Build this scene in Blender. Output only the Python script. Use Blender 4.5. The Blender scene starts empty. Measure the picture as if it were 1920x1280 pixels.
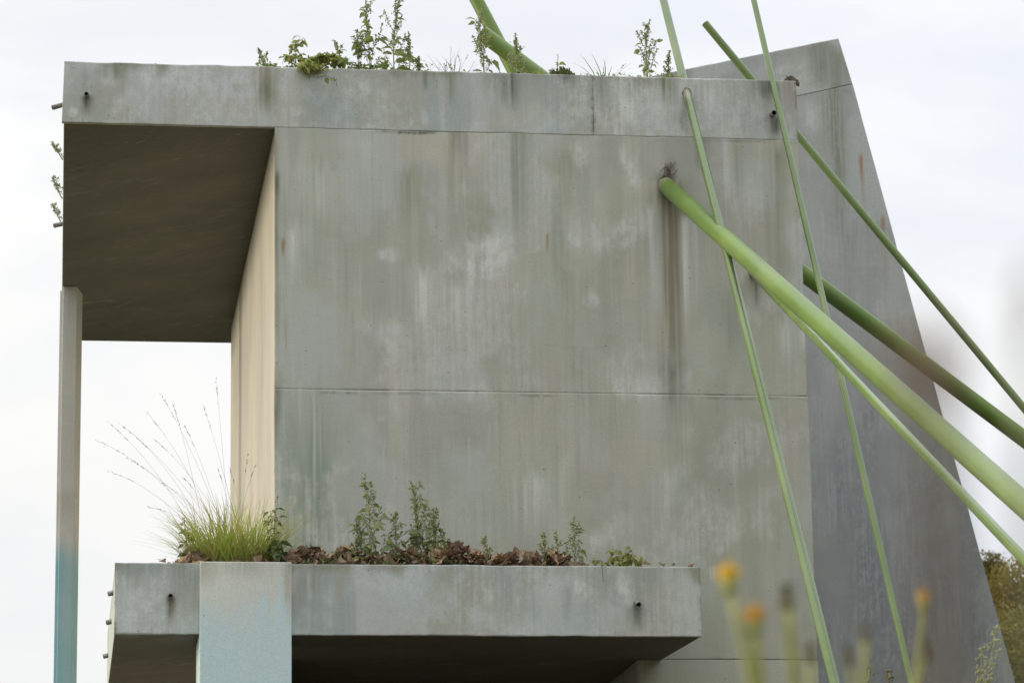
import bpy, bmesh, math, random
import numpy as np
from mathutils import Vector, Matrix, noise as mnoise

# ------------------------------------------------------------------ scene, camera, light
scene = bpy.context.scene
COL = scene.collection
R = math.radians
FOC, TILT, YAW, ROLL = 6250.965, 0.23238769, 0.13637957, -0.01510397
CAM = Vector((0.0, -21.0, 0.55))
_ct, _st, _cy, _sy, _cr, _sr = (math.cos(TILT), math.sin(TILT), math.cos(YAW), math.sin(YAW), math.cos(ROLL), math.sin(ROLL))
FWD = Vector((_sy*_ct, _cy*_ct, _st)); _right = Vector((_cy, -_sy, 0)); _up = _right.cross(FWD)
RIGHT = _cr*_right + _sr*_up; UP = -_sr*_right + _cr*_up

cam = bpy.data.cameras.new('camera')
cam.sensor_width = 36.0
cam.lens = FOC/1920*36.0
cam.clip_start, cam.clip_end = 0.05, 4000
cam.dof.use_dof = True
cam.dof.focus_distance = 21.3
cam.dof.aperture_fstop = cam.lens/1000/0.021
cam_o = bpy.data.objects.new('camera', cam); COL.objects.link(cam_o)
cam_o.matrix_world = Matrix(((RIGHT.x, UP.x, -FWD.x, CAM.x), (RIGHT.y, UP.y, -FWD.y, CAM.y), (RIGHT.z, UP.z, -FWD.z, CAM.z), (0, 0, 0, 1)))
scene.camera = cam_o

scene.view_settings.view_transform = 'Standard'
scene.view_settings.look = 'None'
scene.view_settings.exposure = 0.0
scene.view_settings.gamma = 1.0
scene.view_settings.use_curve_mapping = False
scene.render.engine = 'CYCLES'
scene.cycles.use_denoising = True
scene.cycles.max_bounces = 8
scene.cycles.diffuse_bounces = 5

SUN_EL, SUN_AZ = R(7.5), R(-78)          # azimuth measured from +Y (north) towards +X
sun = bpy.data.lights.new('sun', 'SUN'); sun.energy = 2.2; sun.angle = R(20); sun.color = (1.0, 0.86, 0.66)
sun_o = bpy.data.objects.new('sun', sun); COL.objects.link(sun_o)
to_sun = Vector((math.sin(SUN_AZ)*math.cos(SUN_EL), math.cos(SUN_AZ)*math.cos(SUN_EL), math.sin(SUN_EL)))
sun_o.rotation_euler = (-to_sun).to_track_quat('-Z', 'Y').to_euler()
sun_o.location = (-20, 4, 12)

def at(u, v, Y):
    """point of the photographed scene on the vertical plane y = Y"""
    d = FWD + RIGHT*((u-960)/FOC) + UP*(-(v-640)/FOC)
    return CAM + d*((Y-CAM.y)/d.y)
def atX(u, v, X):
    d = FWD + RIGHT*((u-960)/FOC) + UP*(-(v-640)/FOC)
    return CAM + d*((X-CAM.x)/d.x)

# ------------------------------------------------------------------ node helper
class S:
    def __init__(s, g, sock): s.g, s.s = g, sock
    def _m(s, op, o, rev=False):
        a, b = (o, s) if rev else (s, o)
        return s.g.math(op, a, b)
    def __add__(s, o): return s._m('ADD', o)
    def __radd__(s, o): return s._m('ADD', o, True)
    def __sub__(s, o): return s._m('SUBTRACT', o)
    def __rsub__(s, o): return s._m('SUBTRACT', o, True)
    def __mul__(s, o): return s._m('MULTIPLY', o)
    def __rmul__(s, o): return s._m('MULTIPLY', o, True)
    def __truediv__(s, o): return s._m('DIVIDE', o)
class G:
    def __init__(g, tree): g.t = tree; g.n = tree.nodes; g.l = tree.links
    def put(g, inp, v):
        if isinstance(v, S): g.l.new(v.s, inp)
        elif isinstance(v, (tuple, list)) and inp.type == 'RGBA' and len(v) == 3: inp.default_value = (*v, 1)
        else: inp.default_value = v
    def math(g, op, a, b=None, c=None, clamp=False):
        n = g.n.new('ShaderNodeMath'); n.operation = op; n.use_clamp = clamp
        g.put(n.inputs[0], a)
        if b is not None: g.put(n.inputs[1], b)
        if c is not None: g.put(n.inputs[2], c)
        return S(g, n.outputs[0])
    def smooth(g, x, a, b, lo=0.0, hi=1.0):
        n = g.n.new('ShaderNodeMapRange'); n.interpolation_type = 'SMOOTHSTEP'
        if a > b: a, b, lo, hi = b, a, hi, lo
        g.put(n.inputs[0], x); n.inputs[1].default_value = a; n.inputs[2].default_value = b
        n.inputs[3].default_value = lo; n.inputs[4].default_value = hi
        return S(g, n.outputs[0])
    def mix(g, a, b, f):
        n = g.n.new('ShaderNodeMix'); n.data_type = 'RGBA'; n.clamp_factor = True
        g.put(n.inputs[0], f); g.put(n.inputs[6], a); g.put(n.inputs[7], b)
        return S(g, n.outputs[2])
    def mul(g, a, b, f=1.0):
        n = g.n.new('ShaderNodeMix'); n.data_type = 'RGBA'; n.blend_type = 'MULTIPLY'
        g.put(n.inputs[0], f); g.put(n.inputs[6], a); g.put(n.inputs[7], b)
        return S(g, n.outputs[2])
    def xyz(g, x, y, z):
        n = g.n.new('ShaderNodeCombineXYZ')
        for i, v in enumerate((x, y, z)): g.put(n.inputs[i], v)
        return S(g, n.outputs[0])
    def noise(g, vec, scale, detail=3.0, rough=0.55, dist=0.0):
        n = g.n.new('ShaderNodeTexNoise')
        g.put(n.inputs['Vector'], vec); n.inputs['Scale'].default_value = scale
        n.inputs['Detail'].default_value = detail; n.inputs['Roughness'].default_value = rough
        n.inputs['Distortion'].default_value = dist
        return S(g, n.outputs[0])
    def voro(g, vec, scale):
        n = g.n.new('ShaderNodeTexVoronoi'); g.put(n.inputs['Vector'], vec); n.inputs['Scale'].default_value = scale
        return S(g, n.outputs['Distance']), S(g, n.outputs['Color'])
    def pos(g):
        n = g.n.new('ShaderNodeNewGeometry'); p = S(g, n.outputs['Position'])
        q = g.n.new('ShaderNodeSeparateXYZ'); g.l.new(p.s, q.inputs[0])
        return p, S(g, q.outputs[0]), S(g, q.outputs[1]), S(g, q.outputs[2])
    def obj(g):
        n = g.n.new('ShaderNodeTexCoord'); p = S(g, n.outputs['Object'])
        q = g.n.new('ShaderNodeSeparateXYZ'); g.l.new(p.s, q.inputs[0])
        return p, S(g, q.outputs[0]), S(g, q.outputs[1]), S(g, q.outputs[2])
    def rand(g):
        n = g.n.new('ShaderNodeObjectInfo'); return S(g, n.outputs['Random'])
    def bump(g, h, strength, dist):
        n = g.n.new('ShaderNodeBump'); n.inputs['Strength'].default_value = strength
        n.inputs['Distance'].default_value = dist; g.put(n.inputs['Height'], h)
        return S(g, n.outputs[0])

def new_mat(name):
    m = bpy.data.materials.new(name); m.use_nodes = True
    t = m.node_tree; t.nodes.clear()
    g = G(t)
    out = t.nodes.new('ShaderNodeOutputMaterial')
    b = t.nodes.new('ShaderNodeBsdfPrincipled')
    t.links.new(b.outputs[0], out.inputs[0])
    return m, g, b, out

# ------------------------------------------------------------------ sky
world = bpy.data.worlds.new('World'); scene.world = world; world.use_nodes = True
wt = world.node_tree; wt.nodes.clear(); wg = G(wt)
sky = wt.nodes.new('ShaderNodeTexSky'); sky.sky_type = 'NISHITA'; sky.sun_disc = False
sky.sun_elevation = SUN_EL; sky.sun_rotation = SUN_AZ; sky.altitude = 50
tc = wt.nodes.new('ShaderNodeTexCoord'); sp = wt.nodes.new('ShaderNodeSeparateXYZ')
wt.links.new(tc.outputs['Generated'], sp.inputs[0])
dx, dy, dz = (S(wg, o) for o in sp.outputs)
cv = wg.xyz(dx, dy, dz*2.6)
c1 = wg.noise(cv, 4.2, 5.0, 0.55, 0.3)
c2 = wg.noise(cv, 14.0, 4.0, 0.5, 0.2)
cl = wg.smooth(c1*0.75 + c2*0.25, 0.36, 0.64)
sd = dx*to_sun.x + dy*to_sun.y
near = wg.smooth(sd, -0.35, 0.85)
cloud_col = wg.mix(wg.mix((7.95, 8.35, 9.05), (8.85, 8.85, 8.65), near), wg.mix((9.15, 9.3, 9.5), (10.1, 9.8, 9.2), near), cl)
zen = wg.math('MAXIMUM', dz, 0.0)
over_grad = zen*zen*1.3 + 1.0                            # an overcast sky is brighter overhead
vm = wt.nodes.new('ShaderNodeVectorMath'); vm.operation = 'SCALE'; wt.links.new(cloud_col.s, vm.inputs[0]); wt.links.new(over_grad.s, vm.inputs['Scale'])
cloud_col = S(wg, vm.outputs[0])
skymix = wg.mix(S(wg, sky.outputs[0]), cloud_col, wg.smooth(c1, 0.25, 0.55, 0.90, 0.97))
bg = wt.nodes.new('ShaderNodeBackground'); bg.inputs[1].default_value = 0.1
wt.links.new(skymix.s, bg.inputs[0])
wo = wt.nodes.new('ShaderNodeOutputWorld'); wt.links.new(bg.outputs[0], wo.inputs[0])

# ------------------------------------------------------------------ object helpers
def link(o, parent=None):
    COL.objects.link(o)
    if parent is not None: o.parent = parent
    return o
def tag(o, label=None, cat=None, group=None, kind=None):
    if label: o['label'] = label
    if cat: o['category'] = cat
    if group: o['group'] = group
    if kind: o['kind'] = kind
    return o
def thing(name, label, cat, loc=(0, 0, 0), group=None):
    o = bpy.data.objects.new(name, None); o.empty_display_size = 0.1; o.location = loc
    link(o); return tag(o, label, cat, group)
def mesh_from(name, verts, faces, smooth=False):
    me = bpy.data.meshes.new(name); me.from_pydata([tuple(v) for v in verts], [], faces)
    if smooth: me.polygons.foreach_set('use_smooth', [True]*len(me.polygons))
    me.update(); return me
def obj(name, me, mat, parent=None, loc=None):
    o = bpy.data.objects.new(name, me)
    if mat is not None and not me.materials: me.materials.append(mat)
    link(o, parent)
    if loc is not None: o.location = loc
    return o
def bm_obj(name, bm, mat, parent=None, smooth=False, bevel=0.0):
    bmesh.ops.recalc_face_normals(bm, faces=bm.faces)
    me = bpy.data.meshes.new(name); bm.to_mesh(me); bm.free()
    if smooth: me.polygons.foreach_set('use_smooth', [True]*len(me.polygons))
    o = obj(name, me, mat, parent)
    if parent is not None and parent.type == 'EMPTY': me.transform(Matrix.Translation(-parent.location))
    if bevel:
        md = o.modifiers.new('bevel', 'BEVEL'); md.width = bevel; md.segments = 2; md.limit_method = 'ANGLE'; md.angle_limit = R(50)
    return o
class MB:
    """collects verts / faces for one mesh"""
    def __init__(s): s.v, s.f = [], []
    def add(s, v, f):
        k = len(s.v); s.v += [tuple(p) for p in v]; s.f += [tuple(i+k for i in q) for q in f]
    def tube(s, pts, rad, n=6, cap=True):
        pts = [Vector(p) for p in pts]
        rs = rad if isinstance(rad, (list, tuple)) else [rad]*len(pts)
        k = len(s.v); up = None
        for i, p in enumerate(pts):
            t = (pts[min(i+1, len(pts)-1)] - pts[max(i-1, 0)])
            t = t.normalized() if t.length > 1e-9 else Vector((0, 0, 1))
            if up is None: up = t.orthogonal().normalized()
            up = (up - t*up.dot(t)); up = up.normalized() if up.length > 1e-6 else t.orthogonal().normalized()
            w = t.cross(up)
            for j in range(n):
                a = 2*math.pi*j/n
                s.v.append(tuple(p + (up*math.cos(a) + w*math.sin(a))*rs[i]))
        for i in range(len(pts)-1):
            for j in range(n):
                s.f.append((k+i*n+j, k+i*n+(j+1) % n, k+(i+1)*n+(j+1) % n, k+(i+1)*n+j))
        if cap:
            s.f.append(tuple(k+j for j in range(n))[::-1]); s.f.append(tuple(k+(len(pts)-1)*n+j for j in range(n)))
    def ribbon(s, pts, widths, side):
        k = len(s.v)
        for p, w in zip(pts, widths):
            s.v.append(tuple(Vector(p)-side*w)); s.v.append(tuple(Vector(p)+side*w))
        for i in range(len(pts)-1): s.f.append((k+2*i, k+2*i+1, k+2*i+3, k+2*i+2))
    def octa(s, c, r, stretch=1.0):
        x, y, z = c
        s.add([(x+r, y, z), (x-r, y, z), (x, y+r, z), (x, y-r, z), (x, y, z+r*stretch), (x, y, z-r*stretch)],
              [(0, 2, 4), (2, 1, 4), (1, 3, 4), (3, 0, 4), (2, 0, 5), (1, 2, 5), (3, 1, 5), (0, 3, 5)])
    def build(s, name, mat, parent=None, smooth=True, origin=None):
        if origin is not None:
            o = Vector(origin); v = [tuple(Vector(p)-o) for p in s.v]
        else: v = s.v
        return obj(name, mesh_from(name, v, s.f, smooth), mat, parent)

def wob(p, amp, sc=2.3):
    return Vector((mnoise.noise(Vector(p)*sc), mnoise.noise(Vector(p)*sc + Vector((17, 3, 9))), mnoise.noise(Vector(p)*sc + Vector((5, 31, 2)))))*amp
def grid_prism(poly_xz, y0, y1):
    """prism: polygon in the x-z plane from y0 to y1"""
    bm = bmesh.new()
    a = [bm.verts.new((x, y0, z)) for x, z in poly_xz]; b = [bm.verts.new((x, y1, z)) for x, z in poly_xz]
    bm.faces.new(a); bm.faces.new(b[::-1]); n = len(a)
    for i in range(n): bm.faces.new((a[i], b[i], b[(i+1) % n], a[(i+1) % n]))
    return bm
def box_bm(x0, x1, y0, y1, z0, z1): return grid_prism([(x0, z0), (x1, z0), (x1, z1), (x0, z1)], y0, y1)
def plan_prism(poly_xy, z0, z1):
    bm = bmesh.new(); a = [bm.verts.new((x, y, z0)) for x, y in poly_xy]; b = [bm.verts.new((x, y, z1)) for x, y in poly_xy]; n = len(a)
    bm.faces.new(a[::-1]); bm.faces.new(b)
    for i in range(n): bm.faces.new((a[i], a[(i+1) % n], b[(i+1) % n], b[i]))
    return bm
def edge_poly(x0, x1, z0, z1, jit, step=0.09, top=True, bot=True, seed=1):
    """rectangle whose long edges are cast a little uneven"""
    rr = random.Random(seed); n = max(2, int((x1-x0)/step)); pts = []
    for i in range(n+1):
        x = x0+(x1-x0)*i/n; j = jit*(0.65*mnoise.noise(Vector((x*2.1, seed*7.3, 0))) + 0.5*rr.uniform(-1, 1)) if bot and 0 < i < n else 0
        pts.append((x, z0+j))
    for i in range(n, -1, -1):
        x = x0+(x1-x0)*i/n; j = jit*(0.65*mnoise.noise(Vector((x*2.1, seed*3.1+4, 0))) + 0.5*rr.uniform(-1, 1)) if top and 0 < i < n else 0
        pts.append((x, z1+j))
    return pts

# ------------------------------------------------------------------ materials
def gauss_x(g, x, x0, w):
    d = (x - x0)/w
    return g.math('POWER', 2.718, d*d*-1.0)

def concrete(name, c_grey, c_green, c_pale, stains=(), white=0.55, streak=0.35, grime_z=None, spots=(), lines=(), blue=None, seed=0.0, painted=False):
    """weathered poured concrete; stains: (x, z_top, width, drop, colour, strength[, y-axis])"""
    m, g, b, out = new_mat(name)
    P, x, y, z = g.pos()
    h = x + y*0.83 + seed                                   # along-the-wall coordinate, also on side faces
    Q = g.xyz(h, y, z)
    big = g.noise(g.xyz(h, y, z*0.75), 0.85, 4.0, 0.55, 0.4)
    mid = g.noise(Q, 3.1, 6.0, 0.62, 0.5)
    mid2 = g.noise(g.xyz(h+31.7, y, z*0.7), 1.9, 7.0, 0.66, 0.9)
    run = g.noise(g.xyz(h*5.5, y, z*0.42), 1.0, 4.0, 0.55)
    fine = g.noise(g.xyz(h*30.0, y*4, z*0.9), 1.0, 4.0, 0.6, 0.15)
    drip = g.noise(g.xyz(h*75.0, y*8, z*1.6), 1.0, 2.0, 0.5, 0.1)
    grain = g.noise(Q, 95.0, 4.0, 0.7)
    brush = g.noise(g.xyz(h*7.0, y*4, z*26.0), 1.0, 4.0, 0.6, 0.6)
    col = g.mix(c_grey, c_green, g.smooth(big, 0.40, 0.62))
    col = g.mix(col, c_pale, g.smooth(mid, 0.45, 0.72)*0.55)
    pv = g.noise(g.xyz(h*1.3+9, y, z*0.9), 1.1, 3.0, 0.5)
    col = g.mul(col, g.mix((0.92, 0.92, 0.92), (1.06, 1.055, 1.03), g.smooth(pv, 0.33, 0.68)))
    # dark rain runs
    dk = g.smooth(run, 0.47, 0.70)*g.smooth(mid2, 0.38, 0.62)*streak
    col = g.mix(col, (0.16, 0.17, 0.125), dk)
    fm = g.smooth(g.noise(g.xyz(h*1.3+40, y, z*0.8), 1.3, 3.0), 0.42, 0.66)
    col = g.mix(col, g.mul(col, g.mix((0.88, 0.89, 0.89), (1.07, 1.07, 1.06), g.smooth(fine, 0.30, 0.70))), fm*0.9 + 0.1)
    # lime bloom: whitish scumbled patches broken by fine runs
    w1 = g.smooth(mid2, 0.53, 0.66)*g.smooth(mid, 0.40, 0.62)
    w2 = g.smooth(fine, 0.34, 0.60)*0.5 + g.smooth(drip, 0.40, 0.62)*0.35 + g.smooth(grain, 0.40, 0.62)*0.35
    w3 = g.smooth(run, 0.42, 0.60)
    wm = w1*w2*w3*white
    col = g.mix(col, (0.60, 0.62, 0.60), wm)
    br = g.smooth(brush, 0.50, 0.72)*g.smooth(g.noise(Q, 1.5, 3.0), 0.45, 0.65)*0.22
    col = g.mix(col, (0.52, 0.55, 0.53), br)
    # thin lime drips
    dr = g.smooth(drip, 0.66, 0.74)*g.smooth(g.noise(g.xyz(h*2.2+5, y, z*0.6), 1.0, 2.0), 0.50, 0.64)*0.5
    col = g.mix(col, (0.58, 0.60, 0.57), dr)
    if grime_z:
        z0, z1, st = grime_z
        gm = g.smooth(z + (run-0.5)*0.45 + (fine-0.5)*0.25, z0, z1)*g.smooth(big, 0.35, 0.6)
        col = g.mix(col, (0.17, 0.175, 0.125), gm*st)
    if blue:
        z0, z1, c = blue[:3]
        zz = z + (g.noise(g.xyz(h*9.0, y*3, z*0.8), 1.0, 3.0)-0.5)*blue[3] + (fine-0.5)*0.25 + (mid-0.5)*0.3
        bl = g.smooth(zz, z1, z0)
        bl = bl*g.smooth(g.noise(g.xyz(h*6.5+2.0, y, z*0.35), 1.0, 3.0, 0.5), 0.30, 0.52, 0.78, 1.0)
        flake = g.smooth(bl + (g.noise(g.xyz(h*9.0, y*6, z*3.5), 1.0, 6.0, 0.72)-0.5)*1.5, 0.34, 0.66)
        bl = bl*0.9 + flake*0.1
        col = g.mix(col, c, bl*(0.94 + (mid-0.5)*0.5))
    for s in stains:
        x0, zt, w, drop, c, st = s[:6]
        a = y if len(s) > 6 and s[6] == 'y' else x
        up = s[7] if len(s) > 7 else 0.04
        wig = (g.noise(g.xyz(z*2.2, x0*3.7, 0.0), 1.0, 2.0)-0.5)*(w*1.1) + (fine-0.5)*(w*1.3)
        k = gauss_x(g, a + wig, x0, w)*g.smooth(z, zt-drop, zt-drop*0.15)*g.smooth(z, zt+up, zt)
        k = k*(g.smooth(fine, 0.25, 0.65)*0.8 + g.smooth(mid, 0.3, 0.6)*0.45)
        col = g.mix(col, c, k*st)
    for (x0, z0, rx, rz, c, st) in spots:                    # blotches with an edge of their own
        e1 = (x - x0 + (mid-0.5)*rx*2.2)/rx; e2 = (z - z0 + (mid2-0.5)*rz*2.2)/rz
        k = g.smooth(g.math('SQRT', e1*e1 + e2*e2), 1.15, 0.35)
        k = k*(g.smooth(grain, 0.35, 0.60)*0.5 + g.smooth(fine, 0.32, 0.62)*0.6)
        col = g.mix(col, c, k*st)
    for (x0, x1, zl, w, st) in lines:                        # dirt caught along a joint
        k = g.smooth(g.math('ABSOLUTE', z - zl + (fine-0.5)*w*1.5), w, w*0.1)
        k = k*g.smooth(x, x0-0.05, x0+0.05)*g.smooth(x, x1+0.05, x1-0.05)*g.smooth(mid2, 0.36, 0.58)
        col = g.mix(col, (0.10, 0.10, 0.075), k*st)
    if painted:
        an = g.n.new('ShaderNodeAttribute'); an.attribute_name = 'stain'; an.attribute_type = 'GEOMETRY'
        ac = S(g, an.outputs['Color'])
        af = g.n.new('ShaderNodeAttribute'); af.attribute_name = 'cover'; af.attribute_type = 'GEOMETRY'; aa = S(g, af.outputs['Fac'])
        rough_edge = g.smooth(grain*0.45 + fine*0.55, 0.30, 0.62, 0.72, 1.10)
        col = g.mix(col, ac, g.math('MULTIPLY', aa, rough_edge, None, True))
    # blow holes and specks
    vd, vc = g.voro(Q, 26.0)
    q = g.n.new('ShaderNodeSeparateColor'); g.l.new(vc.s, q.inputs[0])
    pit = g.smooth(vd, 0.15, 0.05)*g.smooth(S(g, q.outputs[0]), 0.935, 0.96)
    col = g.mix(col, (0.10, 0.10, 0.08), pit*0.55)
    col = g.mul(col, g.mix((0.92, 0.92, 0.92), (1.07, 1.07, 1.07), g.smooth(grain, 0.28, 0.72)))
    g.put(b.inputs['Base Color'], col)
    g.put(b.inputs['Roughness'], g.smooth(mid, 0.3, 0.7, 0.72, 0.92))
    b.inputs['Specular IOR Level'].default_value = 0.3
    hgt = grain*0.5 + mid*1.0 + brush*0.4 - pit*2.0
    g.put(b.inputs['Normal'], g.bump(hgt, 0.55, 0.004))
    return m

DARK = (0.085, 0.085, 0.06); GREENB = (0.20, 0.22, 0.13); RUST = (0.34, 0.135, 0.03); PALE = (0.72, 0.73, 0.69); BLK = (0.05, 0.05, 0.045)
X_WALL = 1.333; X_R = 4.84; Z_S = 6.99; Z_T = 7.40
def W(u, v, Y=0.0): p = at(u, v, Y); return p.x, p.z
def st(u, v, wpx, droppx, c, s, up=0.04, Y=0.0):
    x, z = W(u, v, Y); k = (21+Y)/FOC
    return (x, z, wpx*k, droppx*k, c, s, 'x', up)
def sp(u, v, rx, rz, c, s, Y=0.0):
    x, z = W(u, v, Y); k = (21+Y)/FOC
    return (x, z, rx*k, rz*k, c, s)
def ln(u0, u1, v, wpx, s, Y=0.0):
    x0, z = W(u0, v, Y); x1, _ = W(u1, v, Y); k = (21+Y)/FOC
    return (x0, x1, z, wpx*k, s)

GREY, GREEN, PALEB = (0.515, 0.507, 0.435), (0.475, 0.495, 0.41), (0.535, 0.55, 0.51)
ST_wall = dict(
    stains=[st(1264, 352, 30, 640, (0.29, 0.275, 0.19), 0.85), st(1268, 350, 13, 600, (0.22, 0.205, 0.13), 0.6), st(1254, 350, 15, 130, (0.11, 0.10, 0.07), 0.55), st(1300, 430, 9, 200, PALE, 0.8), st(1240, 345, 9, 300, GREENB, 0.8), st(1285, 420, 9, 300, PALE, 0.8), st(1222, 400, 16, 300, PALE, 0.6), st(1270, 690, 22, 110, (0.22, 0.215, 0.16), 0.55),
            st(1452, 285, 22, 420, GREENB, 0.55), st(1385, 262, 10, 180, GREENB, 0.5), st(1362, 262, 7, 150, PALE, 0.55), st(963, 250, 30, 330, GREENB, 0.5),
            st(845, 252, 9, 200, GREENB, 0.6), st(860, 250, 16, 110, DARK, 0.45), st(1055, 300, 22, 520, GREENB, 0.35), st(780, 330, 24, 600, GREENB, 0.35),
            st(531, 452, 4, 40, (0.31, 0.18, 0.08), 0.75), st(535, 600, 3, 90, RUST, 0.35), st(1025, 445, 3, 40, RUST, 0.6), st(520, 330, 7, 60, DARK, 0.8), st(518, 745, 8, 120, DARK, 0.75),
            st(517, 250, 6, 560, GREENB, 0.6), st(1416, 515, 9, 90, DARK, 0.85), st(1478, 610, 16, 120, PALE, 0.5), st(1505, 620, 14, 60, PALE, 0.7), st(800, 515, 24, 170, PALE, 0.8), st(860, 545, 30, 140, PALE, 0.4),
            st(555, 440, 12, 120, PALE, 0.65), st(590, 330, 60, 120, PALE, 0.3), st(690, 270, 40, 90, PALE, 0.3), st(1370, 560, 24, 180, GREENB, 0.3), st(1310, 268, 14, 70, DARK, 0.5),
            st(990, 900, 34, 140, PALE, 0.6), st(1060, 870, 10, 130, PALE, 0.4), st(1240, 900, 22, 120, PALE, 0.5), st(588, 760, 3, 300, PALE, 0.55), st(560, 740, 3, 90, PALE, 0.6), st(600, 790, 3, 160, PALE, 0.4)],
    spots=[sp(1250, 346, 22, 20, (0.13, 0.12, 0.09), 0.45), sp(918, 440, 44, 46, PALE, 0.85), sp(890, 480, 60, 40, PALE, 0.55), sp(1190, 330, 26, 44, PALE, 0.75), sp(1190, 440, 60, 46, PALE, 0.6), sp(1090, 290, 14, 30, PALE, 0.6), sp(1075, 430, 14, 34, PALE, 0.55),
           sp(1220, 720, 60, 34, PALE, 0.55), sp(1105, 560, 20, 24, PALE, 0.5), sp(730, 480, 16, 16, PALE, 0.5), sp(1410, 590, 40, 40, PALE, 0.35), sp(720, 620, 70, 40, PALE, 0.3), sp(1252, 322, 14, 22, (0.25, 0.22, 0.16), 0.5),
           sp(875, 372, 60, 70, (0.36, 0.37, 0.30), 0.45), sp(1150, 690, 60, 40, PALE, 0.3), sp(1180, 1010, 60, 50, PALE, 0.5), sp(1385, 940, 60, 60, PALE, 0.3)],
    lines=[ln(515, 1512, 734, 5, 0.45), ln(700, 900, 246, 6, 0.9), ln(1100, 1500, 258, 7, 0.4), ln(1240, 1540, 1235, 8, 0.4)])
M_wall = concrete('wall_concrete', GREY, GREEN, PALEB, white=0.3, streak=0.14, painted=True)
ST_roof = dict(
    stains=[st(962, 133, 7, 110, BLK, 0.95), st(945, 130, 26, 100, DARK, 0.5), st(1250, 140, 24, 80, GREENB, 0.8), st(845, 133, 12, 90, GREENB, 0.55), st(800, 133, 6, 60, DARK, 0.45), st(500, 120, 22, 120, (0.24, 0.20, 0.13), 0.6),
            st(500, 160, 18, 80, GREENB, 0.7), st(222, 118, 22, 60, GREENB, 0.85), st(165, 190, 9, 40, (0.25, 0.2, 0.13), 0.7), st(165, 184, 7, 24, DARK, 0.7), st(305, 118, 14, 40, GREENB, 0.6), st(1130, 140, 14, 110, DARK, 0.3), st(1452, 225, 14, 50, DARK, 0.7), st(1425, 152, 22, 60, DARK, 0.55), st(1484, 152, 14, 110, (0.30, 0.24, 0.2), 0.55), st(1055, 138, 22, 36, DARK, 0.5), st(1180, 190, 26, 60, PALE, 0.6), st(1330, 165, 26, 80, PALE, 0.4)],
    spots=[sp(255, 210, 40, 24, PALE, 0.3), sp(315, 155, 50, 30, PALE, 0.35), sp(620, 160, 60, 26, PALE, 0.4), sp(210, 158, 20, 10, PALE, 0.5), sp(135, 214, 10, 10, PALE, 0.8), sp(150, 170, 40, 40, (0.33, 0.36, 0.33), 0.5), sp(720, 190, 50, 30, PALE, 0.3), sp(1290, 200, 16, 40, (0.33, 0.34, 0.31), 0.6)],
    lines=[ln(512, 1112, 247, 6, 0.6)])
M_roof = concrete('roof_edge_concrete', (0.505, 0.505, 0.455), (0.475, 0.50, 0.44), (0.55, 0.585, 0.57), grime_z=(7.26, 7.46, 0.5), white=0.5, streak=0.26, seed=3.1, painted=True)
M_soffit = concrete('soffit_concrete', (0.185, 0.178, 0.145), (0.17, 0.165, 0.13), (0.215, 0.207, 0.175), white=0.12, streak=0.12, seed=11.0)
M_soffit_dark = concrete('shade_dark_concrete', (0.17, 0.15, 0.125), (0.155, 0.14, 0.115), (0.19, 0.17, 0.145), white=0.08, streak=0.3, seed=14.0)  # shade of the balcony underside and recess put into the colour
M_inner = concrete('sunlit_side_concrete', (0.55, 0.53, 0.465), (0.56, 0.535, 0.465), (0.585, 0.565, 0.505), white=0.25, streak=0.05, seed=8.9)  # paler, warmer wall concrete: sunlight on the left face put into the colour
YB = -1.0
ST_balc = dict(
    stains=[st(319, 1124, 9, 60, (0.17, 0.14, 0.09), 0.9, Y=YB), st(1194, 1138, 9, 56, DARK, 0.85, Y=YB), st(1194, 1132, 22, 60, (0.30, 0.36, 0.33), 0.5, up=0.12, Y=YB), st(580, 1062, 36, 100, (0.27, 0.28, 0.22), 0.75, Y=YB), st(640, 1062, 12, 120, (0.38, 0.33, 0.2), 0.4, Y=YB), st(745, 1064, 14, 26, (0.28, 0.22, 0.12), 0.55, Y=YB),  # broad olive run right of the pillar is the pillar's shadow, painted in
            st(1300, 1066, 14, 40, (0.30, 0.28, 0.2), 0.7, Y=YB), st(1062, 1115, 10, 80, (0.30, 0.33, 0.32), 0.55, Y=YB), st(950, 1070, 20, 120, (0.36, 0.42, 0.40), 0.6, Y=YB), st(350, 1055, 26, 120, (0.27, 0.30, 0.27), 0.7, Y=YB), st(260, 1055, 60, 40, (0.3, 0.33, 0.3), 0.5, Y=YB), st(1210, 1070, 26, 60, (0.33, 0.36, 0.34), 0.5, Y=YB)],
    spots=[sp(1170, 1080, 24, 24, PALE, 0.7, Y=YB), sp(1180, 1110, 14, 20, PALE, 0.7, Y=YB), sp(1100, 1085, 22, 22, PALE, 0.6, Y=YB), sp(800, 1120, 110, 50, (0.55, 0.60, 0.58), 0.6, Y=YB), sp(280, 1140, 40, 30, PALE, 0.35, Y=YB), sp(1000, 1150, 120, 40, (0.56, 0.61, 0.59), 0.5, Y=YB)])
M_balc = concrete('balcony_concrete', (0.53, 0.575, 0.54), (0.50, 0.565, 0.525), (0.59, 0.65, 0.63), grime_z=(3.78, 3.93, 0.35), white=0.45, streak=0.22, seed=5.3, painted=True)
M_pillar = concrete('faded_blue_paint', (0.75, 0.76, 0.68), (0.73, 0.755, 0.69), (0.77, 0.79, 0.75),
    stains=[st(392, 1056, 16, 60, (0.36, 0.32, 0.24), 0.5, Y=-1.06), st(540, 1058, 9, 130, (0.30, 0.27, 0.2), 0.7, Y=-1.06), st(470, 1056, 60, 40, (0.42, 0.41, 0.34), 0.5, Y=-1.06)],
    white=0.25, streak=0.10, blue=(3.42, 3.82, (0.60, 0.77, 0.79), 0.95), seed=2.0)
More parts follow.
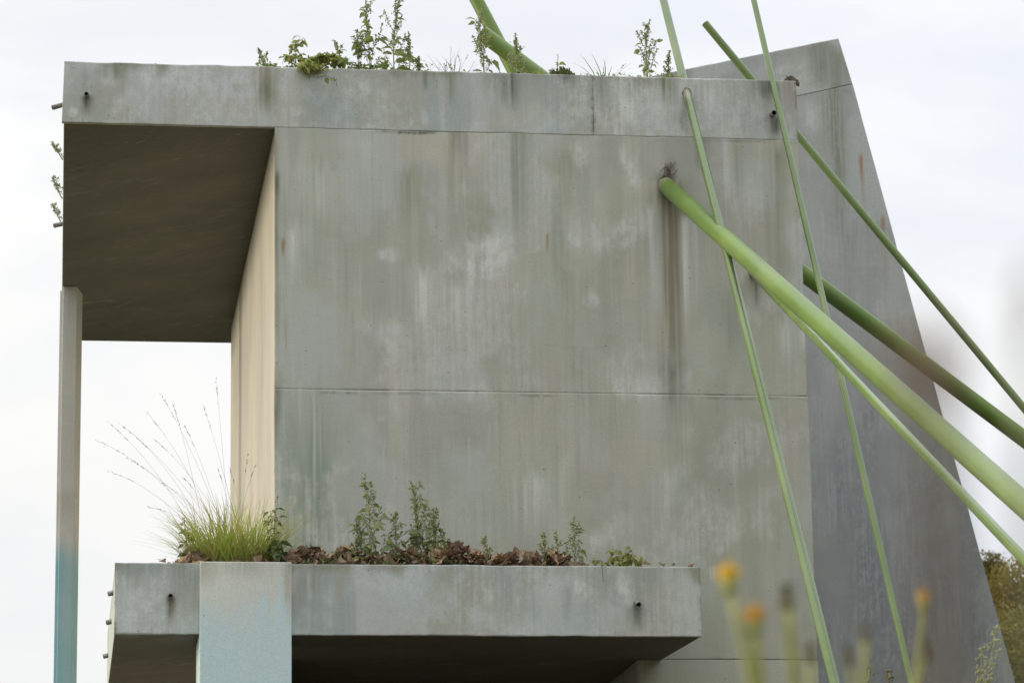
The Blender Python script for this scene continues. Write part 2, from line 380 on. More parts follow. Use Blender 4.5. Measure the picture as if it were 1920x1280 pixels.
M_column = concrete('blue_footed_column', (0.62, 0.62, 0.59), (0.60, 0.615, 0.58), (0.66, 0.67, 0.65), white=0.3, streak=0.05,
    stains=[(0.03, at(130, 935, 4.4).z, 0.10, 0.30, (0.40, 0.38, 0.31), 0.4, 'x', 0.12)], blue=(at(130, 1070, 4.4).z, at(130, 985, 4.4).z, (0.26, 0.48, 0.54), 0.45), seed=9.0)
YS = 6.5
ST_back = dict(
    stains=[st(1615, 300, 4, 60, RUST, 0.95, Y=YS), st(1618, 340, 4, 110, RUST, 0.35, Y=YS), st(1655, 412, 4, 34, RUST, 0.95, Y=YS), st(1660, 455, 7, 200, (0.36, 0.27, 0.17), 0.45, Y=YS), st(1570, 100, 24, 560, GREENB, 0.65, Y=YS), st(1528, 90, 26, 120, DARK, 0.45, Y=YS)],
    spots=[sp(1530, 225, 24, 40, PALE, 0.5, Y=YS), sp(1480, 130, 40, 30, PALE, 0.3, Y=YS)],
    lines=[ln(1490, 1600, 168, 14, 0.6, Y=YS)])
M_back = concrete('leaning_wall_concrete', (0.41, 0.425, 0.415), (0.39, 0.41, 0.40), (0.46, 0.485, 0.485), white=0.3, streak=0.14, seed=21.0, painted=True)

def simple(name, col, rough=0.7, var=0.12, scale=30.0, metallic=0.0, bump=0.0, rnd=0.0):
    m, g, b, out = new_mat(name); P, x, y, z = g.obj()
    n = g.noise(P, scale, 4.0, 0.6)
    c = g.mul(col, g.mix(tuple([1-var]*3), tuple([1+var]*3), g.smooth(n, 0.3, 0.7)))
    if rnd:
        r = g.rand(); c = g.mul(c, g.mix(tuple([1-rnd]*3), tuple([1+rnd]*3), r))
    g.put(b.inputs['Base Color'], c); b.inputs['Roughness'].default_value = rough; b.inputs['Metallic'].default_value = metallic
    if bump: g.put(b.inputs['Normal'], g.bump(n, 0.6, bump))
    return m
def leafy(name, c1, c2, trans=0.35, scale=25.0, dry=None, dry_amt=0.0, rough=0.55):
    m, g, b, out = new_mat(name)
    P, x, y, z = g.obj()
    r = g.rand(); n = g.noise(P, scale, 3.0, 0.6)
    c = g.mix(c1, c2, g.math('MULTIPLY_ADD', r, 0.65, n*0.5, True))
    if dry: c = g.mix(c, dry, g.smooth(n + r*0.3, 0.62, 0.85)*dry_amt)
    g.put(b.inputs['Base Color'], c); b.inputs['Roughness'].default_value = rough
    b.inputs['Specular IOR Level'].default_value = 0.25
    t = g.n.new('ShaderNodeBsdfTranslucent'); g.put(t.inputs[0], g.mul(c, (1.25, 1.35, 0.8)))
    mx = g.n.new('ShaderNodeMixShader'); mx.inputs[0].default_value = trans
    g.l.new(b.outputs[0], mx.inputs[1]); g.l.new(t.outputs[0], mx.inputs[2]); g.l.new(mx.outputs[0], out.inputs[0])
    return m
M_leaf = leafy('weed_leaf', (0.17, 0.21, 0.105), (0.29, 0.335, 0.18), 0.42, dry=(0.40, 0.37, 0.17), dry_amt=0.4)
M_leafd = leafy('dark_leaf', (0.07, 0.095, 0.045), (0.13, 0.17, 0.08), 0.3)
M_ivy = leafy('ivy_leaf', (0.19, 0.23, 0.07), (0.38, 0.40, 0.15), 0.42, dry=(0.33, 0.28, 0.13), dry_amt=0.7)
M_seed = leafy('seed_green', (0.34, 0.37, 0.21), (0.46, 0.48, 0.30), 0.3)
M_stem = simple('weed_stem', (0.30, 0.31, 0.16), 0.6, 0.25, 20.0)
M_grass = leafy('grass_blade', (0.24, 0.31, 0.06), (0.38, 0.44, 0.12), 0.5, 6.0, dry=(0.42, 0.36, 0.17), dry_amt=0.6)
M_grassd = leafy('dark_grass_blade', (0.09, 0.14, 0.045), (0.18, 0.24, 0.08), 0.4, 6.0)
M_straw = leafy('dry_straw', (0.42, 0.35, 0.26), (0.52, 0.45, 0.34), 0.35, 10.0)
M_twig = simple('dry_twig', (0.12, 0.095, 0.07), 0.8, 0.3, 25.0)
M_moss = simple('moss', (0.10, 0.115, 0.035), 0.95, 0.5, 60.0, bump=0.01)
M_soil = simple('soil', (0.06, 0.045, 0.03), 0.95, 0.4, 40.0, bump=0.01)
M_pipe = simple('galvanised_pipe', (0.24, 0.235, 0.21), 0.55, 0.35, 50.0, metallic=0.3)
M_hole = simple('pipe_inside', (0.02, 0.018, 0.015), 0.9)

def dead_leaf_mat():
    m, g, b, out = new_mat('dead_leaf')
    P, x, y, z = g.obj(); r = g.rand(); n = g.noise(P, 22.0, 4.0, 0.65)
    c = g.mix((0.23, 0.15, 0.11), (0.52, 0.37, 0.245), g.smooth(r, 0.15, 0.85))
    c = g.mix(c, (0.62, 0.49, 0.35), g.smooth(r, 0.74, 0.93))
    c = g.mul(c, g.mix((0.62, 0.6, 0.6), (1.3, 1.25, 1.2), g.smooth(n, 0.3, 0.7)))
    g.put(b.inputs['Base Color'], c); b.inputs['Roughness'].default_value = 0.7
    g.put(b.inputs['Normal'], g.bump(n, 0.7, 0.006))
    return m
M_dead = dead_leaf_mat()

def pole_paint(name, col, root=None, chips=(), matt=0.0):
    m, g, b, out = new_mat(name); P, x, y, z = g.pos()
    n = g.noise(P, 2.2, 5.0, 0.6); f = g.noise(P, 40.0, 4.0, 0.7); lo = g.noise(g.xyz(x*0.7, y*0.7, z*0.7), 1.0, 2.0)
    c = g.mul(col, g.mix((0.82, 0.84, 0.84), (1.14, 1.12, 1.06), g.smooth(n, 0.3, 0.7)))
    c = g.mix(c, (0.33, 0.36, 0.22), g.smooth(lo, 0.45, 0.7)*0.25)
    c = g.mix(c, (0.16, 0.16, 0.10), g.smooth(f, 0.55, 0.70)*g.smooth(n, 0.40, 0.60)*0.5)
    sc = g.noise(P, 130.0, 3.0, 0.7)
    c = g.mix(c, (0.42, 0.44, 0.33), g.smooth(sc, 0.64, 0.72)*g.smooth(lo, 0.40, 0.6)*0.5)
    def ball(p, rad, soft=0.5):
        v = g.n.new('ShaderNodeVectorMath'); v.operation = 'DISTANCE'; g.l.new(P.s, v.inputs[0]); v.inputs[1].default_value = tuple(p)
        return g.smooth(S(g, v.outputs['Value']) + (f-0.5)*rad*0.9, rad, rad*soft)
    if root is not None:
        c = g.mix(c, (0.33, 0.31, 0.24), ball(root[0], root[1], 0.2)*0.85)
    for p, rad in chips: c = g.mix(c, (0.72, 0.74, 0.68), ball(p, rad, 0.8)*0.9)
    g.put(b.inputs['Base Color'], c)
    g.put(b.inputs['Roughness'], g.smooth(n, 0.3, 0.7, 0.16+matt, 0.27+matt))
    b.inputs['Specular IOR Level'].default_value = 0.5-matt
    return m

# ------------------------------------------------------------------ hand-placed weathering stored on the concrete surfaces
class VN:
    """lattice value noise on numpy arrays"""
    def __init__(s, seed): s.t = np.random.RandomState(seed).rand(256, 256).astype(np.float32)
    def one(s, x, z):
        xi, zi = np.floor(x).astype(int), np.floor(z).astype(int); fx, fz = x-xi, z-zi
        fx = fx*fx*(3-2*fx); fz = fz*fz*(3-2*fz); t = s.t
        a, b = t[xi % 256, zi % 256], t[(xi+1) % 256, zi % 256]; c, d = t[xi % 256, (zi+1) % 256], t[(xi+1) % 256, (zi+1) % 256]
        return (a*(1-fx)+b*fx)*(1-fz) + (c*(1-fx)+d*fx)*fz
    def __call__(s, x, z, oct=4, rough=0.55):
        r, a, n = 0, 1.0, 0
        for i in range(oct):
            r = r + a*s.one(x*2**i+13.7*i, z*2**i+5.1*i); n += a; a *= rough
        return r/n
def sst(x, a, b):
    t = np.clip((x-a)/(b-a), 0, 1); return t*t*(3-2*t)
def weather(X, Z, cfg, seed, bloom=0.5, drips=60, green=None, extra=None, blotch=0):
    """returns rgb and cover of stains at the surface points X, Z (metres along and up the wall)"""
    rs = np.random.RandomState(seed); n1, n2, n3 = VN(seed+1), VN(seed+2), VN(seed+3)
    C = np.zeros(X.shape+(3,), np.float32)+0.3; A = np.zeros(X.shape, np.float32)
    def over(c, m):
        nonlocal C, A
        m = np.clip(m, 0, 1); na = m + A*(1-m); w = np.where(na > 1e-5, m/np.maximum(na, 1e-5), 0)[..., None]
        C = np.array(c, np.float32)*w + C*(1-w); A = na
    fine = n1(X*42, Z*1.1, 3); fin2 = n2(X*90, Z*4.0, 3); mid = n2(X*3.2, Z*2.6, 5, 0.62); pat = n3(X*1.5, Z*1.1, 6, 0.6); scr = n1(X*26+7, Z*20, 4, 0.7)
    run = n3(X*7+3, Z*0.5, 4)
    # soft broad tone fields: olive film, slate damp, cool wash
    over((0.395, 0.405, 0.32), sst(run, 0.44, 0.72)*sst(n1(X*1.1+4, Z*0.7, 4), 0.38, 0.62)*0.7)
    over((0.415, 0.425, 0.385), sst(n2(X*1.4+9, Z*1.0+2, 5), 0.52, 0.66)*sst(run, 0.3, 0.6)*0.65)
    over((0.525, 0.55, 0.52), sst(n3(X*2.0+1, Z*1.5+8, 5), 0.52, 0.66)*0.6)
    if blotch:
        over((0.60, 0.635, 0.63), sst(n2(X*2.3+3, Z*3.4+1, 6, 0.62), 0.50, 0.62)*(0.35+0.65*sst(scr, 0.38, 0.62))*blotch)
        over((0.40, 0.44, 0.405), sst(n3(X*2.0+8, Z*2.6+4, 5, 0.6), 0.53, 0.66)*blotch*0.85)
        over((0.42, 0.42, 0.345), sst(n1(X*2.6+5, Z*1.6+2, 5, 0.6), 0.57, 0.68)*blotch*0.8)
        over((0.66, 0.70, 0.68), sst(scr*0.6+fin2*0.4, 0.44, 0.68)*sst(n1(X*1.7+2, Z*2.2+6, 4), 0.42, 0.62)*blotch*0.55)
        over((0.36, 0.42, 0.40), sst(run, 0.52, 0.68)*sst(n2(X*1.2+1, Z*0.6+3, 3), 0.40, 0.60)*blotch*0.7)
        over((0.17, 0.165, 0.11), (sst(X.max()-X+(scr-0.5)*0.03, 0.022, 0.0)+sst(X-X.min()+(scr-0.5)*0.03, 0.018, 0.0))*sst(n3(X*2, Z*7, 4), 0.36, 0.56)*0.7)
        over((0.60, 0.61, 0.57), sst(Z-Z.min(), 0.035, 0.0)*sst(n1(X*6, Z*3, 4), 0.38, 0.6)*0.55)
        over((0.24, 0.245, 0.17), sst(Z.max()-Z+(fine-0.5)*0.10, 0.07, 0.0)*sst(n2(X*2.6, Z*0+3, 4), 0.46, 0.62)*0.6)
    if green: 
        x0, w, z0, z1, q = green
        over((0.285, 0.345, 0.265), np.exp(-((X+(mid-0.5)*0.35-x0)/w)**2)*sst(Z, z1, z0)*q*(0.5+0.7*sst(run, 0.3, 0.6)))
    # lime bloom patches, eaten into by vertical runs and scrubbing
    b = sst(pat, 0.535, 0.615)*sst(mid, 0.36, 0.56)
    b = b*(0.35*sst(fine, 0.35, 0.62) + 0.40*sst(fin2, 0.38, 0.62) + 0.40*sst(scr, 0.42, 0.60))
    over((0.64, 0.64, 0.60), b*bloom*0.9)
    for i in range(drips):                                   # thin runs
        x0 = rs.uniform(X.min(), X.max()); z0 = rs.uniform(Z.min(), Z.max()); L = rs.uniform(0.12, 0.7); w = rs.uniform(0.0025, 0.008)
        xx = x0 + (n1.one(Z*3+i*7.7, Z*0+i*3.3)-0.5)*0.03
        m = np.exp(-((X-xx)/w)**2)*sst(Z, z0-L, z0-L*0.2)*sst(Z, z0+0.05, z0)*(0.4+0.8*sst(fin2, 0.3, 0.6))
        pale = rs.rand() < 0.6
        over((0.60, 0.62, 0.60) if pale else (0.17, 0.18, 0.12), m*rs.uniform(0.12, 0.42 if pale else 0.22))
    for q in cfg.get('spots', ()):
        x0, z0, rx, rz, c, k = q
        r = np.sqrt(((X-x0+(mid-0.5)*rx*4.0)/rx)**2 + ((Z-z0+(pat-0.5)*rz*3.0+(scr-0.5)*rz*0.8)/rz)**2)
        m = sst(r, 1.3, 0.25)*(0.30 + 0.45*sst(scr, 0.40, 0.60) + 0.35*sst(fine, 0.35, 0.62))
        over(c, m*k*1.2)
    for q in cfg.get('stains', ()):
        x0, zt, w, drop, c, k = q[:6]; up = q[7]
        wig = (n3.one(Z*2.2+x0*9, Z*0+x0*5)-0.5)*w*1.2 + (fine-0.5)*w*1.0
        u = np.clip((zt-Z)/drop, 0, 1)
        ww = w*(1.0-0.35*u)
        m = np.exp(-((X+wig-x0)/ww)**2)*sst(1-u, 0.0, 0.75)*sst(Z+(fine-0.5)*min(0.25, drop*0.5), zt+max(up, min(0.12, drop*0.4)), zt)*(0.45 + 0.65*sst(fine, 0.28, 0.62))*(0.75+0.4*sst(mid, 0.3, 0.6))
        over(c, m*k)
    for x0, x1, zl, w, k in cfg.get('lines', ()):
        m = sst(np.abs(Z-zl+(mid-0.5)*w), w*0.9, w*0.05)*(0.3+0.7*sst(scr, 0.35, 0.6))*sst(X, x0-0.05, x0+0.05)*sst(X, x1+0.05, x1-0.05)*sst(n2(X*4, Z*0+1, 4), 0.42, 0.62)
        over((0.10, 0.10, 0.075), m*k)
    if extra: extra(X, Z, over, fine, fin2, mid, scr, run)
    return C, A
def face_panel(name, bot, top, y0, y1, mat, cfg, seed, parent, root, step=0.008, **kw):
    """a cast panel: finely divided front with eased arrises, plain sides and back; bot and top are functions u -> (x, z)"""
    Lx = math.hypot(bot(1)[0]-bot(0)[0], bot(1)[1]-bot(0)[1]); Lz = max(math.hypot(top(u)[0]-bot(u)[0], top(u)[1]-bot(u)[1]) for u in (0, 1))
    nx, nz = max(4, int(Lx/step)), max(4, int(Lz/step))
    U = np.concatenate(([0, 0.005/Lx], np.linspace(0.012/Lx, 1-0.012/Lx, nx), [1-0.005/Lx, 1])); V = np.concatenate(([0, 0.005/Lz], np.linspace(0.012/Lz, 1-0.012/Lz, nz), [1-0.005/Lz, 1]))
    B = np.array([bot(u) for u in U]); T = np.array([top(u) for u in U])
    X = B[None, :, 0]*(1-V[:, None]) + T[None, :, 0]*V[:, None]; Z = B[None, :, 1]*(1-V[:, None]) + T[None, :, 1]*V[:, None]
    C, A = weather(X, Z, cfg, seed, **kw)
    nv, nu = X.shape; rn = VN(seed+9)
    Y = np.full(X.shape, y0) + (rn(X*2.5, Z*2.5, 3)-0.5)*0.003
    chip = sst(rn(X*5, Z*5, 4), 0.52, 0.66)*0.006
    for sl in ((0, slice(None)), (-1, slice(None)), (slice(None), 0), (slice(None), -1)): Y[sl] += 0.0012 + chip[sl]*0.6
    n = nv*nu
    idx = np.arange(n).reshape(nv, nu)
    F = np.stack((idx[:-1, :-1], idx[:-1, 1:], idx[1:, 1:], idx[1:, :-1]), -1).reshape(-1, 4)
    bd = np.concatenate((idx[0, :-1], idx[:-1, -1], idx[-1, :0:-1], idx[:0:-1, 0])); m = len(bd)
    co = np.stack((X, Y, Z), -1).reshape(-1, 3); bk = co[bd].copy(); bk[:, 1] = y1
    co = np.concatenate((co, bk)); bi = n+np.arange(m)
    F2 = np.stack((bd, bi, np.roll(bi, -1), np.roll(bd, -1)), -1)
    F = np.concatenate((F, F2))
    co = co - np.array(root.location)
    me = bpy.data.meshes.new(name); me.vertices.add(len(co)); me.vertices.foreach_set('co', co.astype(np.float32).ravel())
    nf = len(F); me.loops.add(nf*4+m); me.polygons.add(nf+1)
    lv = np.concatenate((F.ravel(), bi[::-1])); me.loops.foreach_set('vertex_index', lv.astype(np.int32))
    me.polygons.foreach_set('loop_start', np.arange(nf+1, dtype=np.int32)*4)
    me.update(calc_edges=True)
    rgba = np.zeros((len(co), 4), np.float32); rgba[:n, :3] = C.reshape(-1, 3); rgba[:n, 3] = A.ravel()
    rgba[n:] = rgba[bd]
    at_ = me.color_attributes.new('stain', 'FLOAT_COLOR', 'POINT'); at_.data.foreach_set('color', rgba.ravel())
    cv_ = me.attributes.new('cover', 'FLOAT', 'POINT'); cv_.data.foreach_set('value', np.ascontiguousarray(rgba[:, 3]))
    me.validate()
    return obj(name, me, mat, parent)
def wavy(x0, x1, z, amp, sd):
    rr = random.Random(sd); k = [rr.uniform(-1, 1) for _ in range(64)]
    def f(u):
        x = x0+(x1-x0)*u; q = u*62; i = int(q); j = (k[i]*(1-(q-i))+k[min(63, i+1)]*(q-i))
        e = min(1, u*20, (1-u)*20)
        return (x, z + e*amp*(0.7*mnoise.noise(Vector((x*2.1, sd*7.3, 0))) + 0.35*j))
    return f

# ------------------------------------------------------------------ ground
def ground_mat():
    m, g, b, out = new_mat('meadow'); P, x, y, z = g.pos()
    a = g.noise(P, 0.35, 5.0, 0.6); f = g.noise(P, 9.0, 5.0, 0.7)
    c = g.mix((0.050, 0.052, 0.022), (0.082, 0.072, 0.038), g.smooth(a, 0.35, 0.65))
    c = g.mul(c, g.mix((0.6, 0.6, 0.6), (1.4, 1.4, 1.4), g.smooth(f, 0.3, 0.7)))
    g.put(b.inputs['Base Color'], c); b.inputs['Roughness'].default_value = 0.95
    g.put(b.inputs['Normal'], g.bump(f, 1.0, 0.05)); return m
gv, gf = [], []
NG = 60
for j in range(NG+1):
    for i in range(NG+1):
        a = (i/NG*2-1); b_ = (j/NG*2-1)
        X = math.copysign(abs(a)**3, a)*1800; Y = math.copysign(abs(b_)**3, b_)*1800
        d = math.hypot(X, Y); hz = 0.06*mnoise.noise(Vector((X*0.3, Y*0.3, 0))) if d < 60 else 0
        gv.append((X, Y, hz-0.03))
for j in range(NG):
    for i in range(NG): gf.append((j*(NG+1)+i, j*(NG+1)+i+1, (j+1)*(NG+1)+i+1, (j+1)*(NG+1)+i))
tag(obj('ground', mesh_from('ground', gv, gf, True), ground_mat()), kind='structure')

# ------------------------------------------------------------------ the concrete building
bld = thing('concrete_building', 'weathered grey green concrete block with flat overhanging roof slab, thin column and low balcony', 'building', (2.4, 2.8, 0))
def P(name, bm, mat, bevel=0.007, parent=None, label=None):
    o = bm_obj(name, bm, mat, None, bevel=bevel)
    par = parent or bld
    off = bld.location
    o.data.transform(Matrix.Translation(-Vector(off)))
    o.parent = par
    if label: o['label'] = label
    return o

# roof slab: a trough with an upstand all round
bm = bmesh.new()
XL = -0.045
o_ = [(XL-0.008, 0.005, Z_S+0.002), (X_R-0.012, 0.005, Z_S+0.002), (X_R-0.012, 6.2, Z_S+0.002), (XL-0.008, 6.2, Z_S+0.002)]
N = 36
def ring(z, ins, jit):
    vs = []
    x0, x1, y0, y1 = XL+ins, X_R-0.005-ins, 0.005+ins, 6.2-ins
    for i in range(N): vs.append((x0+(x1-x0)*i/N, y0))
    for i in range(8): vs.append((x1, y0+(y1-y0)*i/8))
    for i in range(N): vs.append((x1+(x0-x1)*i/N, y1))
    for i in range(8): vs.append((x0, y1+(y0-y1)*i/8))
    return [bm.verts.new((x, y, z + jit*mnoise.noise(Vector((x*1.7, y*1.7, z*5))))) for x, y in vs]
rb, rt, ri, rf = ring(Z_S+0.002, 0, 0.003), ring(Z_T-0.002, 0.001, 0.010), ring(Z_T-0.002, 0.10, 0.006), ring(Z_T-0.14, 0.102, 0)
for a, b_ in ((rb, rt), (rt, ri), (ri, rf)):
    for i in range(len(a)): bm.faces.new((a[i], a[(i+1) % len(a)], b_[(i+1) % len(a)], b_[i]))
bm.faces.new(rf); bm.faces.new(rb[::-1])
roof = P('roof_slab', bm, M_roof)
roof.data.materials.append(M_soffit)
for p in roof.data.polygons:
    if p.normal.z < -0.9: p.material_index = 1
xj = W(1112, 200)[0]
face_panel('fascia_panel', wavy(XL-0.012, xj, Z_S-0.006, 0.003, 3), wavy(XL-0.002, xj, Z_T+0.001, 0.008, 4), -0.002, 0.03, M_roof, ST_roof, 31, roof, bld, bloom=0.75, drips=70, blotch=0.72)
face_panel('fascia_panel', wavy(xj+0.0005, X_R, Z_S-0.006, 0.002, 5), wavy(xj+0.0005, X_R, Z_T+0.001, 0.006, 6), -0.0008, 0.03, M_roof, ST_roof, 31, roof, bld, bloom=0.75, drips=70, blotch=0.72)
P('soil', box_bm(0.06, X_R-0.11, 0.11, 6.09, Z_T-0.2, Z_T-0.05), M_soil, 0, roof)

# main wall: body behind three cast lifts; a deep recess opens under the balcony
zj1, zj2 = 5.228, W(1420, 1236)[1]
XO = W(1256, 1245)[0]; XI = at(1188, 1250, 0.8).x; zo = zj2+0.0006
body = P('wall', box_bm(X_WALL, X_R, 0.035, 5.65, zo, Z_S), M_inner, 0.006)
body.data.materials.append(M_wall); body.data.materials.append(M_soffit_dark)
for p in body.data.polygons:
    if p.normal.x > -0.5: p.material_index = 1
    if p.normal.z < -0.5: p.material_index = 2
XO = at(1196, 1250, 0.0).x
bw = P('base_wall', plan_prism([(X_WALL, 2.6), (XO, 2.6), (XO, 0.04), (XO+0.012, 0.012), (XO+0.04, -0.001), (X_R+0.008, -0.001), (X_R+0.008, 5.65), (X_WALL, 5.65)], -0.05, zo-0.0022), M_wall, 0.004, body)
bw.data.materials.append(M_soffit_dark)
for q in bw.data.polygons:                                   # recess back gets the darkened concrete, deepening its shade by colour
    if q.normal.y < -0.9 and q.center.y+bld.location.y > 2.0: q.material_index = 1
P('base_wall', box_bm(X_WALL, X_WALL+0.11, 0.0, 2.599, -0.05, zo-0.002), M_inner, 0, body)
for k, (x0, z0, z1) in enumerate(((X_WALL-0.002, zj1+0.0008, Z_S-0.0035), (X_WALL-0.002, zj2+0.0006, zj1-0.0008))):
    face_panel('concrete_lift', wavy(x0, X_R+0.004*k, z0, 0.0012, 11+k), wavy(x0, X_R+0.004*k, z1, 0.0012, 21+k), 0.0-0.001*k, 0.034, M_wall, ST_wall, 41, body, bld, 0.008,
               bloom=0.7, drips=80, green=(1.60, 0.24, 4.7, 5.5, 0.8))

# left column: slim fin with set back flanges
c0, c1 = at(119, 700, 4.40), at(143, 700, 4.40); cx1 = at(152, 700, 4.44).x
cb = at(104, 1280, 4.4).x; ct = at(118, 545, 4.4).x
col = P('column', plan_prism([(ct, 4.36), (c1.x-0.002, 4.36), (cx1+0.004, 4.60), (ct, 4.62)], -0.05, Z_S+0.0005), M_column, 0.006)
P('flange', box_bm(ct-0.022, ct+0.002, 4.42, 4.58, -0.05, Z_S-0.02), M_column, 0.003, col)

# balcony: L-shaped trough slab
bx0, bx1 = at(214, 1184, YB).x, at(1316, 1195, YB).x
bzt, bzb = at(760, 1059, YB).z, at(760, 1190, YB).z
ce = at(1240, 1227, -0.01)
def balc():
    bm = bmesh.new()
    seg = 24
    def loop(z, ins, jit, low=False):
        x0, x1, y0 = bx0+ins, bx1-ins, YB+ins
        pts = [(x0+(x1-x0)*i/seg, y0) for i in range(seg+1)]
        pts += [((ce.x if low else x1), 0.02), (X_WALL+(0.1 if ins else 0.0)-0.0, 0.02), (X_WALL+0.02-ins*1.2, 1.9-ins), (x0, 1.9-ins)]
        return [bm.verts.new((x, y, z + (jit*mnoise.noise(Vector((x*2, y*2, z*4))) if y < -0.5 else 0) + ((zo-0.006-bzb) if (low and y > -0.5 and x > X_WALL-0.05) else 0))) for x, y in pts]
    b0, t0, t1, t2 = loop(bzb, 0, 0.003, True), loop(bzt, 0.0, 0.006), loop(bzt, 0.08, 0.005), loop(bzt-0.12, 0.081, 0)
    for a, b_ in ((b0, t0), (t0, t1), (t1, t2)):
        for i in range(len(a)): bm.faces.new((a[i], a[(i+1) % len(a)], b_[(i+1) % len(a)], b_[i]))
    bm.faces.new(t2); bm.faces.new(b0[::-1]); return bm
balcony = P('balcony', balc(), M_balc)
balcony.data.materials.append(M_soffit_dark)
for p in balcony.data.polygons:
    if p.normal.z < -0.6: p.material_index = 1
fx0 = bx0+0.001
face_panel('fascia_panel', wavy(bx0-0.001, bx1+0.001, bzb-0.002, 0.004, 51), wavy(bx0-0.001, bx1+0.001, bzt+0.002, 0.006, 52), YB-0.004, YB+0.02, M_balc, ST_balc, 61, balcony, bld, bloom=0.6, drips=40, blotch=0.95)
soil_b = P('soil', box_bm(bx0+0.085, bx1-0.085, YB+0.085, -0.005, bzt-0.16, bzt-0.05), M_soil, 0, balcony)
P('soil', box_bm(bx0+0.085, X_WALL-0.01, -0.006, 1.80, bzt-0.16, bzt-0.052), M_soil, 0, balcony)

# blue pillar carrying the balcony
px0, px1 = at(374.5, 1150, YB-0.06).x, at(547, 1150, YB-0.06).x
P('pillar', box_bm(px0, px1, YB-0.06, YB+0.42, -0.05, bzt+0.004), M_pillar, 0.006)

# drain spouts
def spout(p, d, L, r, parent, droop=-0.12):
    d = (Vector(d)+Vector((0, 0, droop))).normalized(); p = Vector(p)-bld.location
    mb = MB(); a, e = p-d*0.04, p+d*L; n = 14
    u = d.orthogonal().normalized(); w = d.cross(u)
    def rg(c, rr): return [tuple(c+(u*math.cos(2*math.pi*j/n)+w*math.sin(2*math.pi*j/n))*rr) for j in range(n)]
    v = rg(a, r)+rg(e, r)+rg(e, r*0.74)+rg(e-d*min(0.05, L), r*0.74)
    f = [(k*n+j, k*n+(j+1) % n, (k+1)*n+(j+1) % n, (k+1)*n+j) for k in range(3) for j in range(n)]
    f.append(tuple(3*n+j for j in range(n)))
    mb.add(v, f); o = mb.build('drain_spout', M_pipe, parent)
    o.data.materials.append(M_hole); o.data.polygons[len(f)-1].material_index = 1
    for q in range(2*n, 3*n): o.data.polygons[q].material_index = 1
spout(at(162.5, 179, 0), (-0.05, -1, 0), 0.045, 0.017, roof)
spout(at(1448, 215, 0), (0.0, -1, 0), 0.06, 0.020, roof)
spout(at(319, 1117, YB), (0, -1, 0), 0.05, 0.016, balcony)
spout(at(1193, 1129, YB), (0.05, -1, 0), 0.07, 0.017, balcony, -0.35)
p = at(117, 196, 0.6); spout((XL, p.y, p.z), (-1, -0.2, 0), 0.085, 0.017, roof, -0.38)
p = at(120, 427, 3.0); spout((XL, p.y, Z_S+0.13), (-1, -0.2, 0), 0.07, 0.017, roof, -0.3)
for Yq, zq in ((-0.55, bzb+0.32), (0.1, bzb+0.24), (1.35, bzb+0.20)): spout((bx0, Yq, zq), (-1, -0.1, 0), 0.035, 0.016, balcony, -0.25)
p = at(1498, 238, 0.3); spout((X_R-0.01, 0.3, p.z), (1, -0.05, 0), 0.075, 0.022, roof, -0.3)

# ------------------------------------------------------------------ leaning wall behind
back = thing('leaning_wall', 'tall sloping sided concrete slab wall standing behind the right end of the block', 'wall', (7.0, YS, 0))
def pz(u, v): p = at(u, v, YS); return (p.x, p.z)
tR, jR, bR = pz(1572, 72), pz(1598.5, 158), pz(1905, 1280)
k = bR[1]/(jR[1]-bR[1]); gR = (bR[0] + (bR[0]-jR[0])*k, -0.05)
tL, jL = pz(1140, 159.5), pz(1140, 258)
def BP(name, poly, y0, y1):
    o = bm_obj(name, grid_prism(poly, y0, y1), M_back, None, bevel=0.01)
    o.data.transform(Matrix.Translation(-back.location)); o.parent = back; return o
g_ = 0.003
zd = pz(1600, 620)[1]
def lower_shade(X, Z, over, fine, fin2, mid, scr, run):            # lower wall's shade painted in slate, ragged upper edge, pale mottling over
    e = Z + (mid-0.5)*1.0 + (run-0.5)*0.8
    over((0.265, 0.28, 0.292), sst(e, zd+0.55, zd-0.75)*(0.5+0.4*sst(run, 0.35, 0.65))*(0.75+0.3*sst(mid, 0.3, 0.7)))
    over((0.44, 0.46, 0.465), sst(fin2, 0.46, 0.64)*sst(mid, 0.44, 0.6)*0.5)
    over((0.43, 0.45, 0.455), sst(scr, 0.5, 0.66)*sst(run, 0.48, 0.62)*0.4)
def seg(a, b): return lambda u: (a[0]+(b[0]-a[0])*u, a[1]+(b[1]-a[1])*u)
face_panel('concrete_lift', seg((tL[0], jL[1]+g_), (jR[0], jR[1]+g_)), seg(tL, tR), YS, YS+0.32, M_back, ST_back, 71, back, back, 0.012, bloom=0.4, drips=20)
face_panel('concrete_lift', seg((tL[0], -0.05), gR), seg((tL[0], jL[1]), (jR[0]+0.003, jR[1])), YS+0.003, YS+0.323, M_back, ST_back, 72, back, back, 0.016, bloom=0.35, drips=60, extra=lower_shade)
BP('joint_filler', [(tL[0]+0.02, jL[1]-0.05), (jR[0]-0.03, jR[1]-0.05), (jR[0]-0.05, jR[1]+0.05), (tL[0]+0.02, jL[1]+0.05)], YS+0.012, YS+0.30)

